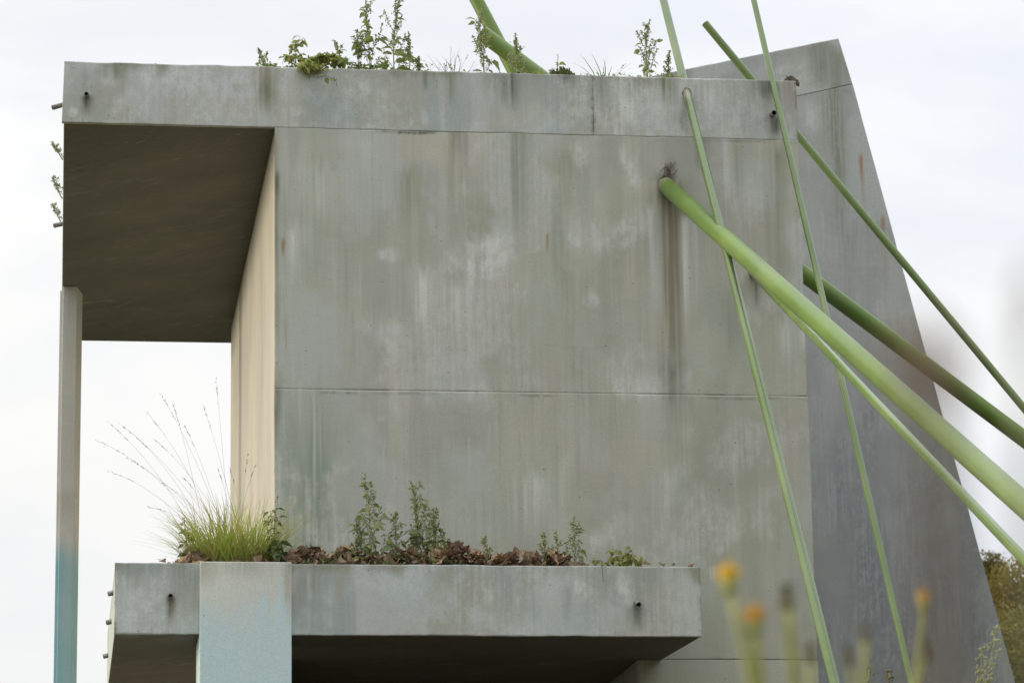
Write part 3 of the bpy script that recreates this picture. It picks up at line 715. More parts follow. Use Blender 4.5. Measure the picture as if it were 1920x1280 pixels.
# ------------------------------------------------------------------ green poles
def pole(A, B, dia, label, mat, up=0.0, down=0.0, cap=True):
    A, B = Vector(A), Vector(B); d = (B-A).normalized()
    a = A - d*up; b = B + d*down
    if down == 'ground': pass
    t = thing('green_pole', label, 'pole', tuple(b), 'green steel poles leaning through the concrete')
    mb = MB(); n = 40; L = (b-a).length
    mb.tube([a, b], dia/2, n, cap=False)
    o = mb.build('tube', mat, t, True, origin=b)
    c = MB(); c.tube([a-d*0.003, a+d*0.004], [dia/2-0.004, dia/2-0.0005], n); c.build('end_cap', mat, t, False, origin=b)
    return t, a, b, d
def down_to_ground(A, B):
    d = (B-A).normalized(); return max(0.0, (B.z+0.05)/-d.z) if d.z < 0 else 0.0
GREENP = (0.14, 0.235, 0.04); GREENQ = (0.10, 0.165, 0.04)
def mk(pa, pb, dia, label, col, up, root=None, chips=(), ground=True):
    A, B = at(*pa), at(*pb)
    return pole(A, B, dia, label, pole_paint('pole_paint', col, (A, root) if root else None, [(at(*c[:3]), c[3]) for c in chips], 0.14 if dia > 0.1 else 0.0), up, down_to_ground(A, B) if ground else 0.0)
mk((1249, 349, -0.0), (1900, 928, -6.2), 0.114, 'thickest green pole, sloping out of the wall face under a tangle of dry roots', GREENP, 0.5, 0.13,
   [(1284, 369, -0.16, 0.010), (1306, 373, -0.30, 0.011), (1266, 352, -0.06, 0.008), (1330, 398, -0.45, 0.006)])
mk((1288, 176, 0.0), (1565, 1280, -4.6), 0.056, 'steep green pole piercing the roof edge and coming out high on the wall face', GREENQ, 3.2, 0.17)
mk((1452.5, 170, -0.085), (1709, 1280, -3.2), 0.040, 'thinnest steep green pole leaning past the right corner in front of a drain spout', GREENQ, 3.0)
mk((1322, 44, 2.6), (1935, 783, 2.2), 0.057, 'slender green pole with cut top end against the sloping wall, passing behind the corner', (0.16, 0.235, 0.075), 0.0)
mk((903, 62, 2.6), (1925, 826, 2.2), 0.122, 'thick dark green pole with a cut end above the roof weeds, passing behind the block', GREENP, 0.0)
mk((886, -14, 3.4), (968, 142, 3.3), 0.105, 'steep green pole standing in the roof and crossing the cut end of a thick pole', GREENP, 2.0, ground=False)
mk((1412, 512, 0.0), (1905, 1032, -5.9), 0.053, 'green pole coming out of the wall just below the thickest pole', GREENP, 0.3, 0.10)

# rough mortar lips where three poles leave the wall
M_mortar = simple('mortar', (0.20, 0.19, 0.15), 0.95, 0.5, 60.0, bump=0.01)
for pa, pb, dia in (((1249, 349, 0.0), (1900, 928, -6.2), 0.114), ((1288, 176, 0.0), (1565, 1280, -4.6), 0.056), ((1412, 512, 0.0), (1905, 1032, -5.9), 0.053)):
    A, B = at(*pa), at(*pb); d = (B-A).normalized(); u = d.orthogonal().normalized(); w = d.cross(u); pts = []
    for q in range(41):
        t = 2*math.pi*q/40; p = A + (u*math.cos(t)+w*math.sin(t))*(dia/2+0.003*mnoise.noise(Vector((math.cos(t)*2, math.sin(t)*2, dia*50)))); p = p - d*((p.y+0.001)/d.y); pts.append(p-bld.location)
    mb = MB(); mb.tube(pts, [0.0045+0.003*mnoise.noise(Vector((math.cos(q*0.157)*3, math.sin(q*0.157)*3, 5+dia*70))) for q in range(41)], 6, cap=False); mb.build('mortar_lip', M_mortar, body)

# ------------------------------------------------------------------ plants
rnd = random.Random(5)
def leaf_mesh(name, L, Wd, mat, teeth=0.0, lobes=None, fold=0.25, curl=0.25, n=6, seed=0):
    rr = random.Random(seed); v, f = [], []
    for i in range(n+1):
        t = i/n
        w = (math.sin(math.pi*min(1, t**0.75)))*Wd/2 if 0 < i < n else 0.0
        w *= 1 + (teeth if i % 2 else -teeth)
        y = t*L; zc = -curl*L*t*t
        v += [(-w, y, zc+fold*w), (0, y, zc), (w, y, zc+fold*w)]
    for i in range(n):
        a = 3*i; f += [(a, a+1, a+4, a+3), (a+1, a+2, a+5, a+4)]
    me = mesh_from(name, v, f, True); me.materials.append(mat); return me
LM = [leaf_mesh('weed_leaf', 1.0, 0.62, M_leaf, 0.14, seed=s, fold=0.2+0.2*s, curl=0.15+0.25*s) for s in range(3)]
LD = [leaf_mesh('dark_leaf', 1.0, 0.52, M_leafd, 0.10, seed=s, fold=0.4, curl=0.4+0.3*s) for s in range(2)]
LI = [leaf_mesh('ivy_leaf', 1.0, 0.85, M_ivy, 0.2, seed=s, fold=0.3, curl=0.2+0.4*s) for s in range(3)]
def place_leaf(me, p, dirv, size, parent, roll=0.0, name='leaf'):
    d = Vector(dirv).normalized()
    side = d.cross(Vector((0, 0, 1)));  side = side.normalized() if side.length > 1e-4 else Vector((1, 0, 0))
    nrm = side.cross(d)
    m = Matrix((side, d, nrm)).transposed().to_4x4() @ Matrix.Rotation(roll, 4, 'Y')
    o = bpy.data.objects.new(name, me); link(o, parent)
    o.matrix_local = Matrix.Translation(Vector(p)) @ m @ Matrix.Scale(size, 4)
    return o

def goosefoot(base, h, label, seed, lean=(0, 0), nb=9, leaf=0.05, lm=None, spread=0.44, seedy=1.0, group='upright weeds rooted on the concrete', name='goosefoot_weed', stem_mat=None, nleaf=1.0, sway=0.05):
    rr = random.Random(seed); lm = lm or LM
    t = thing(name, label, 'weed', tuple(base), group)
    stem, sd, fol = MB(), MB(), MB()
    def curve(p0, d0, L, n, bend, side):
        pts = [Vector(p0)]; d = Vector(d0).normalized()
        for i in range(n):
            d = (d + Vector((side[0]*rr.uniform(-1, 1), side[1]*rr.uniform(-1, 1), bend))*0.35).normalized(); pts.append(pts[-1]+d*L/n)
        return pts
    main = curve((0, 0, -0.03), (lean[0], lean[1], 1), h+0.03, 10, 0.12, (sway*4, sway*2))
    stem.tube(main, [0.0045*(1-0.75*i/10)+0.0007 for i in range(11)], 5)
    def seeds(pts, f0, dens):
        for i in range(int(dens)):
            q = rr.uniform(f0, 1)*(len(pts)-1); k = min(int(q), len(pts)-2); p = pts[k].lerp(pts[k+1], q-k)
            w = 0.020*(1.15-(q/(len(pts)-1)))*1.0+0.003
            sd.octa(p+Vector((rr.gauss(0, w*0.6), rr.gauss(0, w*0.6), rr.gauss(0, w*0.4))), rr.uniform(0.003, 0.0058), 1.2)
    def small(pts, f0, n):
        for i in range(n):
            q = rr.uniform(f0, 1)*(len(pts)-1); k = min(int(q), len(pts)-2); p = pts[k].lerp(pts[k+1], q-k)
            a = rr.uniform(0, 6.28); d = Vector((math.cos(a), math.sin(a), rr.uniform(-0.3, 0.7))).normalized(); L = rr.uniform(0.015, 0.032)
            s = d.cross(Vector((0, 0, 1))).normalized()*L*0.2
            fol.add([p, p+d*L*0.5+s, p+d*L, p+d*L*0.5-s+Vector((0, 0, 0.002))], [(0, 1, 2, 3)])
    seeds(main, 0.50, 95*seedy); small(main, 0.3, int(26*h/0.4))
    for i in range(nb):
        f = 0.08+0.80*(i+rr.uniform(0, 0.8))/nb; k = f*10; p = main[int(k)].lerp(main[int(k)+1], k-int(k))
        a = rr.uniform(-0.6, 0.6)+(math.pi if i % 2 else 0)+rr.choice((0, 0, 1.2, -1.2))
        L = h*spread*(1-f*0.75)*rr.uniform(0.6, 1.25)
        br = curve(p, (math.cos(a)*0.62, math.sin(a)*0.45, rr.uniform(0.8, 1.5)), L, 5, 0.3, (0.25, 0.2))
        stem.tube(br, [0.0022*(1-0.7*j/5)+0.0005 for j in range(6)], 4)
        seeds(br, 0.35, 26*seedy*(L/(h*spread)+0.3)); small(br, 0.2, 9)
        nl = max(1, int(round(rr.uniform(1.6, 4.2)*nleaf*(1.3-f))))
        for j in range(nl):
            q = rr.uniform(0.05, 0.95)*5; kk = min(int(q), 4); pp = br[kk].lerp(br[kk+1], q-kk)
            aa = a+rr.uniform(-1.5, 1.5)
            dd = Vector((math.cos(aa), math.sin(aa)*0.8, rr.uniform(-0.55, 0.45)))
            e = pp+dd.normalized()*0.010
            stem.tube([pp, e], 0.0008, 3)
            place_leaf(rr.choice(lm), e, dd, leaf*rr.uniform(0.6, 1.3)*(1.3-0.85*f), t, rr.uniform(-0.9, 0.9))
    stem.build('stem', stem_mat or M_stem, t)
    if sd.v: tag(sd.build('seed_head', M_seed, t, False), kind='stuff')
    if fol.v: tag(fol.build('small_leaves', lm[0].materials[0], t, False), kind='stuff')
    return t
def grass(base, n, h, label, seed, mat=M_grass, spread=0.5, wid=0.0028, lean=0.0, rad=0.07, name='grass_tuft', stalks=(), group=None, flat=1.0):
    rr = random.Random(seed); t = thing(name, label, 'grass', tuple(base), group); mb = MB()
    for i in range(n):
        a = rr.uniform(0, 6.28); r = rad*math.sqrt(rr.random()); p = Vector((r*math.cos(a), r*math.sin(a)*flat, -0.01))
        az = a+rr.uniform(-0.9, 0.9); L = h*rr.uniform(0.5, 1.15); d = Vector((math.cos(az)*spread*rr.uniform(0.3, 1.0)+lean, math.sin(az)*spread*rr.uniform(0.2, 1), 1)).normalized()
        pts = [p]; 
        for j in range(5):
            d = (d+Vector((d.x*0.16+rr.uniform(-.20, .20), d.y*0.16, -0.11*rr.uniform(0.1, 2.6)))).normalized(); pts.append(pts[-1]+d*L/5)
        side = Vector((-math.sin(az+rr.uniform(-1, 1)), math.cos(az), 0)).normalized()
        w = wid*rr.uniform(0.6, 1.2); mb.ribbon(pts, [w, w, w*0.9, w*0.7, w*0.42, 0.0002], side)
    tag(mb.build('blades', mat, t, True), kind='stuff')
    for (ex, ey, ez, drp, hd) in stalks:
        s = MB(); e = Vector((ex, ey, ez)); p0 = Vector((rr.uniform(-rad, rad)*0.6, rr.uniform(-rad, rad)*0.4, 0))
        ctrl = p0.lerp(e, 0.5)+Vector((0, 0, drp)); pts = [(p0.lerp(ctrl, q/12)).lerp(ctrl.lerp(e, q/12), q/12) for q in range(13)]
        s.tube(pts, [0.0014*(1-0.6*q/12) for q in range(13)], 4)
        for q in range(hd):
            f = 12*rr.uniform(0.80, 1.0); kk = min(int(f), 11); pp = pts[kk].lerp(pts[kk+1], f-kk); d = (pts[kk+1]-pts[kk]).normalized()
            dd = (d+Vector((rr.uniform(-.5, .5), rr.uniform(-.5, .5), rr.uniform(-.5, .4)))).normalized(); L = rr.uniform(0.010, 0.022)
            s.tube([pp, pp+dd*L*0.5, pp+dd*L], [0.0006, 0.0016, 0.0004], 3)
        s.build('seed_stalk', M_straw, t)
    return t
def ivy(base, vines, label, seed, leaf=0.035, dens=9, mats=None, name='ivy_clump', cat='plant', group=None):
    rr = random.Random(seed); t = thing(name, label, cat, tuple(base), group); st_ = MB()
    for path in vines:
        pts = [Vector(p) for p in path]
        fine = []
        for i in range(len(pts)-1):
            for q in range(4): fine.append(pts[i].lerp(pts[i+1], q/4)+Vector((rr.gauss(0, .004), rr.gauss(0, .004), rr.gauss(0, .004))))
        fine.append(pts[-1]); st_.tube(fine, [0.0022*(1-0.6*i/len(fine)) for i in range(len(fine))], 4)
        L = sum((pts[i+1]-pts[i]).length for i in range(len(pts)-1))
        for i in range(int(L*dens/0.1)):
            q = rr.random()*(len(fine)-1); k = min(int(q), len(fine)-2); p = fine[k].lerp(fine[k+1], q-k)
            a = rr.uniform(0, 6.28); d = Vector((math.cos(a), math.sin(a), rr.uniform(-0.9, 0.6))); e = p+d.normalized()*0.014
            st_.tube([p, e], 0.0007, 3); place_leaf(rr.choice(mats or LI), e, d, leaf*rr.uniform(0.5, 1.1), t, rr.uniform(-1, 1))
    st_.build('vine', M_twig, t); return t
def moss(base, rx, rz, label, seed, mat=M_moss, ry=0.05, n=170):
    rr = random.Random(seed); t = thing('moss_cushion', label, 'moss', tuple(base)); mb = MB()
    for i in range(n):
        a = rr.uniform(0, 6.28); q = math.sqrt(rr.random()); x, y = q*rx*math.cos(a), q*ry*math.sin(a); z = rz*(1-q*q)*rr.uniform(0.3, 1.1)
        d = Vector((rr.gauss(0, .6), rr.gauss(0, .6), 1)).normalized(); L = rr.uniform(0.008, 0.02)
        mb.tube([(x, y, z-0.015), Vector((x, y, z))+d*L*0.4, Vector((x, y, z))+d*L], [0.006, 0.005, 0.001], 4)
    tag(mb.build('fronds', mat, t, False), kind='stuff'); return t

ZR = Z_T-0.05
def roofpt(u, v=130, Y=0.16): p = at(u, v, Y); return Vector((p.x, Y, ZR+0.02))
def hroof(v, Y=0.16): return at(960, v, Y).z-ZR
RW = 'weeds growing along the roof edge'
goosefoot(roofpt(697), hroof(8), 'tall leafy weed on the roof edge, left one of the tallest pair', 21, (-0.03, 0), 13, 0.066, group=RW)
goosefoot(roofpt(737), hroof(-2), 'tall leafy weed on the roof edge, right one of the tallest pair', 22, (0.02, 0), 13, 0.064, group=RW)
goosefoot(roofpt(766), hroof(72), 'short thin seedy weed just right of the tallest pair of roof weeds', 23, (-0.05, 0), 6, 0.035, group=RW)
goosefoot(roofpt(906), hroof(22), 'upright weed on the roof in front of the cut end of a thick green pole', 24, (0.05, 0), 11, 0.064, group=RW)
goosefoot(roofpt(968), hroof(66), 'pale yellowish weed stalk on the roof between the two crossing green poles', 25, (0.0, 0), 7, 0.030, seedy=1.6, nleaf=0.5, group=RW)
goosefoot(roofpt(1213, 140), hroof(34), 'seedy upright weed on the roof left of a steep green pole', 26, (0, 0), 12, 0.046, seedy=1.3, nleaf=0.8, group=RW)
goosefoot(roofpt(1252, 140), hroof(92), 'wispy short weed on the roof edge right beside a steep green pole', 27, (0, 0), 5, 0.028, group=RW, nleaf=0.6)
goosefoot(roofpt(648), hroof(88), 'low leafy weed on the roof between the ivy and the tallest pair', 28, (-0.12, 0), 6, 0.042, group=RW)
goosefoot(roofpt(672), hroof(70), 'slim weed on the roof close to the left of the tallest pair', 29, (-0.05, 0), 7, 0.042, group=RW)
goosefoot(roofpt(787), hroof(116), 'tiny tuft of weed right of the tallest roof weeds', 30, (0, 0), 4, 0.035, group=RW)
goosefoot(roofpt(512, 120), hroof(105), 'low dark reddish sprig on the roof left of the ivy', 31, (-0.35, 0), 6, 0.030, lm=LD, group=RW)
goosefoot(roofpt(297, 117, 0.05), 0.045, 'tiny dry sprig alone on the left part of the roof edge', 32, (-0.3, 0), 3, 0.014, lm=LD, group=RW)
goosefoot(roofpt(1045, 138), hroof(104), 'drooping three leaved seedling above a moss cushion on the roof', 33, (-0.1, 0), 3, 0.06, seedy=0, group=RW, nleaf=0.8)
b = Vector((at(577, 120, 0.12).x, 0.12, ZR+0.03))
def rel(u, v, Y): return at(u, v, Y)-b
ivy(b, [[(0, 0, 0), rel(560, 108, 0.1), rel(548, 92, 0.1), rel(556, 84, 0.1), rel(563, 70, 0.1)], [(0, 0, 0), rel(545, 105, 0.05), rel(535, 110, 0.05)], [(0, 0, 0), rel(590, 108, 0.08), rel(615, 106, 0.06), rel(640, 112, 0.05)],
        [(0, 0, 0), rel(600, 106, 0.1), rel(625, 104, 0.1), rel(640, 116, 0.1)], [(0.02, 0, 0), rel(580, 120, -0.03), rel(562, 126, -0.04)], [(0.05, 0, 0), rel(600, 124, -0.03), rel(585, 130, -0.035)]],
    'yellowish ivy clump bushing over the roof edge', 41, 0.046, 17)
ivy(b+Vector((0.05, -0.05, 0)), [[(0.0, 0, 0), rel(600, 128, -0.03), rel(596, 142, -0.035), rel(590, 150, -0.04)], [rel(578, 152, -0.03), rel(592, 147, -0.04), rel(605, 150, -0.05), rel(613, 153, -0.06), rel(618, 168, -0.05)]],
    'thin ivy vine trailing down the roof fascia', 42, 0.036, 1.8, name='trailing_vine')
grass(roofpt(852), 40, 0.24, 'dry wiry dark grass on the roof between tall weeds and crossing poles', 51, M_twig, 0.8, 0.0022, 0.0, 0.13, 'dry_grass', group='grass tufts on the roof', stalks=[(-0.24, 0, 0.17, 0.03, 5), (0.09, 0, 0.20, 0.0, 8), (0.03, 0, 0.19, 0.0, 8), (-0.02, 0, 0.24, 0.02, 3), (0.13, 0, 0.15, 0, 6)])
grass(roofpt(1133, 138), 34, 0.26, 'dark green arching grass tuft on the roof right of the moss cushion', 52, M_grassd, 0.95, 0.0042, 0.05, 0.05, group='grass tufts on the roof', stalks=[(0.02, 0, 0.22, 0.0, 0), (0.14, 0, 0.17, 0, 10)])
grass(roofpt(1100, 138), 6, 0.24, 'few bent dark grass blades beside the moss cushion on the roof', 53, M_grassd, 1.2, 0.003, -0.2, 0.03, group='grass tufts on the roof')
moss(roofpt(1055, 140, 0.06)+Vector((0, 0, 0.045)), 0.085, 0.05, 'green moss cushion on the roof edge under a drooping seedling', 61)
moss(Vector((at(1482, 150, 0.05).x, 0.05, Z_T-0.005)), 0.055, 0.05, 'dark dry moss clump on the right corner of the roof slab', 62, M_twig)
for u, v, Yq, s, h_, lb in ((116, 345, 1.6, 71, 0.12, 'small wispy weed sticking out sideways from the left roof edge, nearest one'), (117, 420, 2.6, 72, 0.16, 'wispy weed beside the rear drain spout on the left roof edge'), (118, 470, 3.3, 73, 0.15, 'hanging wispy weed on the left roof edge above the column')):
    goosefoot((XL-0.005, Yq, Z_S+0.24), h_, lb, s, (-0.6, 0), 7, 0.014, seedy=0.35, group='wispy weeds on the left roof edge', nleaf=0.5, spread=0.55)

# balcony plants
ZB = bzt-0.05
def bp(u, Y=YB+0.2, v=1050): p = at(u, v, Y); return Vector((p.x, Y, ZB))
def hb(v, Y=YB+0.2): return at(760, v, Y).z-ZB
BW = 'weeds growing in the balcony trough'
goosefoot(bp(700), hb(886), 'tall goosefoot weed in the balcony leaf litter, left one of the tall pair', 81, (-0.10, 0), 18, 0.060, group=BW, spread=0.40)
goosefoot(bp(672), hb(970), 'shorter bushy weed just left of the tall left balcony weed', 82, (-0.05, 0), 9, 0.045, group=BW, spread=0.40)
goosefoot(bp(806), hb(896), 'tall goosefoot weed in the balcony leaf litter, right one of the tall pair', 83, (-0.10, 0), 18, 0.060, group=BW, spread=0.42)
goosefoot(bp(745), hb(958), 'medium leafy weed between the two tall balcony weeds', 84, (-0.05, 0), 11, 0.054, group=BW)
goosefoot(bp(820), hb(948), 'bushy weed hugging the right side of the tall right balcony weed', 85, (0.05, 0), 12, 0.052, group=BW)
goosefoot(bp(785), hb(965), 'dense leafy weed at the foot of the tall right balcony weed', 92, (-0.08, 0), 12, 0.052, group=BW)
goosefoot(bp(910), hb(1003), 'tiny weed seedling among dead leaves in the middle of the balcony', 86, (0, 0), 4, 0.035, group=BW)
goosefoot(bp(848), hb(1008), 'little weed seedling right of the tall balcony weeds', 93, (-0.1, 0), 4, 0.030, group=BW)
goosefoot(bp(1022), hb(994), 'small narrow weed with pale tip beside a curled tan leaf', 87, (0, 0), 6, 0.032, group=BW)
goosefoot(bp(1075), hb(965), 'spreading weed with small round leaves near the right end of the balcony', 88, (0.02, 0), 9, 0.044, group=BW, spread=0.42, seedy=0.5)
goosefoot(bp(1050), hb(990), 'thin leaning weed left of the spreading weed at the balcony right end', 94, (-0.05, 0), 6, 0.036, group=BW, spread=0.42, seedy=0.5)
goosefoot(bp(352), hb(968), 'dark nettle like plant on the balcony left of the grass tuft', 89, (-0.05, 0), 10, 0.045, lm=LD, group=BW, seedy=0.1, spread=0.2, nleaf=1.8)
goosefoot(bp(512, YB+0.12), hb(938), 'dark drooping leafy plant on the balcony right of the grass tuft', 90, (0.03, 0), 9, 0.058, lm=LD, group=BW, seedy=0, spread=0.3, nleaf=1.8)
b = bp(1140, YB+0.1) + Vector((0, 0, 0.045))
ivy(b, [[(0, 0, 0.03), (0.05, 0, 0.07), (0.12, -0.02, 0.08), (0.18, -0.02, 0.06)], [(0, 0, 0.03), (-0.05, 0, 0.06), (-0.1, -0.02, 0.06)], [(0.05, 0, 0.05), (0.13, 0, 0.11), (0.16, 0, 0.14)], [(0, -0.03, 0.06), (0.1, -0.05, 0.055), (0.19, -0.05, 0.06)], [(0.02, 0, 0.04), (0.03, 0, 0.10), (0.06, 0, 0.13)]],
    'sprawling yellow green creeper on the right part of the balcony', 43, 0.040, 13, name='creeper')
gb = bp(437, YB+0.22)
S_ = [(178, 822), (200, 785), (222, 788), (236, 850), (205, 880), (300, 728), (322, 760), (277, 775), (382, 752), (405, 706), (305, 900), (290, 830), (250, 815), (345, 800), (410, 880), (432, 880), (462, 860), (480, 870), (345, 900), (280, 945)]
grass(gb, 950, 0.52, 'big bright green grass tuft with long dry seed stalks on the balcony left end', 91, M_grass, 0.42, 0.0040, -0.04, 0.22, flat=0.45,
      stalks=[(at(u, v, gb.y).x-gb.x, rnd.uniform(-0.12, 0.12), at(u, v, gb.y).z-gb.z, 0.12+0.0004*abs(437-u), 14) for u, v in S_])
grass(bp(455, YB+0.14), 200, 0.15, 'short straw coloured grass thatch at the foot of the big tuft', 95, M_straw, 0.8, 0.0022, 0.0, 0.24, flat=0.3)
tw = thing('hanging_twig', 'thin dark twig hanging over the right part of the balcony edge', 'twig', tuple(at(1128, 1060, YB-0.01)))
mb = MB(); mb.tube([(0, 0.03, 0.01), (0, -0.012, 0.0), (0.004, -0.014, -0.05), (0.006, -0.014, -0.1)], [0.002, 0.002, 0.0015, 0.001], 5); mb.build('stick', M_twig, tw)

# ------------------------------------------------------------------ dead leaves in the balcony
def dead_mesh(seed):
    rr = random.Random(seed); lob = rr.choice((5, 5, 7)); n = lob*2; v = [(0, 0, 0)]
    for i in range(n):
        a = 2*math.pi*i/n - math.pi/2; r = (0.5 if i % 2 == 0 else 0.35)*rr.uniform(0.8, 1.15)
        x, y = r*math.cos(a), r*math.sin(a)
        v.append((x, y, 0))
    v2 = [(x*0.55, y*0.55, 0) for x, y, z in v[1:]]
    vs = v+v2; c1, c2, a0 = rr.uniform(0.5, 1.6), rr.uniform(-0.9, 0.9), rr.uniform(0, 6.28)
    out = []
    for x, y, z in vs:
        u = x*math.cos(a0)+y*math.sin(a0); w = -x*math.sin(a0)+y*math.cos(a0)
        out.append((x*(1-0.25*abs(u)), y*(1-0.25*abs(u)), c1*u*u+c2*u*w+rr.gauss(0, 0.045)))
    f = []
    for i in range(n):
        j = (i+1) % n; f += [(0, n+1+i, n+1+j), (n+1+i, 1+i, 1+j), (n+1+i, 1+j, n+1+j)]
    me = mesh_from('dead_leaf', out, f, False); me.materials.append(M_dead); return me
DM = [dead_mesh(s) for s in range(9)]
lit = thing('leaf_litter', 'heap of crumpled brown dead leaves lying along the balcony trough', 'dead leaves', ((bx0+bx1)/2, YB+0.3, ZB))
def heap(x):
    u = (x-bx0)/(bx1-bx0)
    v0 = 0.0
    for c, w, a in ((0.14, 0.05, 0.05), (0.33, 0.05, 0.10), (0.40, 0.03, 0.125), (0.50, 0.05, 0.09), (0.58, 0.06, 0.125), (0.66, 0.03, 0.06), (0.70, 0.04, 0.085), (0.76, 0.03, 0.08), (0.86, 0.02, 0.0)):
        v0 = max(v0, a*math.exp(-((u-c)/w)**2))
    return v0 + (0.035 if 0.12 < u < 0.78 else 0.0)
rr = random.Random(77); stuff = MB(); made = 0
cand = []
for i in range(900):
    x = rr.uniform(bx0+0.30, bx1-0.62) if rr.random() < 0.985 else rr.uniform(bx0+0.25, bx1-0.1)
    y = YB+0.10+0.5*rr.random()**1.4; top = heap(x)*(1-((y-YB-0.33)/0.42)**2*0.75)
    z = ZB+0.02+max(0, top)*rr.uniform(0.25, 1.05)+0.02
    cand.append((z-ZB-(y-YB)*0.28, x, y, z))
for u, zoff in ((300, 0.055), (1200, 0.055), (1212, 0.05), (1260, 0.045), (1240, 0.045), (1295, 0.04), (305, 0.045)):
    p = at(u, 1056, YB+0.09); cand.append((9, p.x, YB+0.07, ZB+zoff+0.03))
cand.sort(reverse=True)
for i, (k_, x, y, z) in enumerate(cand):
    sz = rr.uniform(0.06, 0.15) if k_ < 5 else rr.uniform(0.04, 0.075)
    m = Matrix.Translation(Vector((x, y, z))-lit.location) @ Matrix.Rotation(rr.uniform(0, 6.28), 4, 'Z') @ Matrix.Rotation(rr.gauss(0.1, 0.42), 4, 'X') @ Matrix.Rotation(rr.gauss(0, 0.38), 4, 'Y') @ Matrix.Scale(sz, 4)
    me = rr.choice(DM)
    if i < 290:
        o = bpy.data.objects.new('dead_leaf', me); link(o, lit); o.matrix_local = m
    else:
        stuff.add([m @ v.co for v in me.vertices], [tuple(p.vertices) for p in me.polygons])
tag(stuff.build('buried_leaves', M_dead, lit, False), kind='stuff')

# dry roots above the thick pole
rt_ = thing('dry_root_tangle', 'tangle of thin dark dry roots on the wall above the thickest green pole', 'roots', tuple(at(1250, 335, -0.005)))
mb = MB(); rr = random.Random(3)
def lp(u, v, Y=-0.01): return at(u, v, Y)-rt_.location
for i in range(12):
    u0 = 1250+rr.gauss(0, 7); p = [Vector(lp(u0, 338))]; 
    tu, tv = 1253+rr.gauss(0, 13), 320+rr.gauss(0, 9)
    if i < 5: tu, tv = 1254+rr.gauss(0, 3), 296+rr.uniform(-4, 14)
    for q in range(1, 7):
        f = q/6; p.append(Vector(lp(u0+(tu-u0)*f+rr.gauss(0, 3.2), 338+(tv-338)*f+rr.gauss(0, 3), -0.006-0.016*rr.random())))
    if i > 12: p += [Vector(lp(tu+rr.gauss(0, 9), tv+rr.uniform(4, 20), -0.012))]
    mb.tube(p, 0.0012+0.0010*rr.random(), 4)
mb.build('roots', M_twig, rt_)

# ------------------------------------------------------------------ trees at the right
M_crown1 = leafy('autumn_crown', (0.10, 0.095, 0.03), (0.225, 0.17, 0.05), 0.35, 0.9)
M_crown2 = leafy('added_green_crown', (0.09, 0.095, 0.03), (0.20, 0.165, 0.05), 0.35, 0.9)
M_bark = simple('bark', (0.10, 0.08, 0.06), 0.9, 0.4, 8.0, bump=0.02)
def tree(base, h, rad, label, seed, mat, nleaf=15000, z0=0.25, pointy=1.0):
    rr = random.Random(seed); t = thing('autumn_tree', label, 'tree', tuple(base), 'trees beyond the leaning wall')
    tk = MB(); tk.tube([(0, 0, -0.1), (0.05, 0, h*0.3), (-0.05, 0.1, h*0.6), (0.02, 0, h*0.93)], [0.22, 0.17, 0.1, 0.02], 10)
    cl_ = []
    for i in range(70):
        f = rr.uniform(z0, 0.98); a = rr.uniform(0, 6.28); rmax = rad*(math.sin(math.pi*min(1, ((f-z0)/(1-z0))**0.7*0.93+0.07)))**0.8
        q = rr.uniform(0.45, 1.0); c = Vector((math.cos(a)*rmax*q, math.sin(a)*rmax*q, f*h)); cl_.append((c, rr.uniform(0.35, 0.75)*rad*0.36))
        tk.tube([(0, 0, max(0.5, (f-0.16)*h)), c*0.6+Vector((0, 0, c.z*0.38)), c], [0.05, 0.03, 0.008], 5)
    tk.build('trunk', M_bark, t)
    rs = np.random.RandomState(seed); k = rs.randint(0, len(cl_), nleaf); c = np.array([tuple(q[0]) for q in cl_])[k]; r = np.array([q[1] for q in cl_])[k][:, None]
    p = c + np.clip(rs.normal(0, 1, (nleaf, 3)), -1.5, 1.5)*np.array([1, 1, 1.15])*r*0.55; sz = rs.uniform(0.035, 0.085, (nleaf, 1))
    u = rs.normal(0, 1, (nleaf, 3)); u /= np.linalg.norm(u, axis=1)[:, None]; w = np.cross(u, rs.normal(0, 1, (nleaf, 3))); w /= np.linalg.norm(w, axis=1)[:, None]
    V4 = np.stack((p, p+u*sz*0.5+w*sz*0.36, p+u*sz, p+u*sz*0.5-w*sz*0.36), 1).reshape(-1, 3)
    me = bpy.data.meshes.new('crown'); me.vertices.add(nleaf*4); me.vertices.foreach_set('co', V4.astype(np.float32).ravel()); me.loops.add(nleaf*4); me.polygons.add(nleaf)
    me.loops.foreach_set('vertex_index', np.arange(nleaf*4, dtype=np.int32)); me.polygons.foreach_set('loop_start', np.arange(nleaf, dtype=np.int32)*4); me.update(calc_edges=True)
    tag(obj('crown', me, mat, t), kind='stuff'); return t
def gp(u, Y): p = at(u, 1100, Y); return Vector((p.x, Y, 0))
def ht(v, Y): return at(1880, v, Y).z
tree(gp(1935, 32), ht(1075, 32), 3.1, 'broad yellow brown autumn tree at the right edge beyond the sloping wall', 1, M_crown1, 130000)
tree(gp(1858, 36), ht(1030, 36), 1.3, 'narrow green brown tree peeking out right beside the sloping wall edge', 2, M_crown1, 50000)
tree(gp(1900, 26), ht(1165, 26), 2.6, 'lower dark green bush in front of the autumn trees', 3, M_crown2, 70000, 0.05)

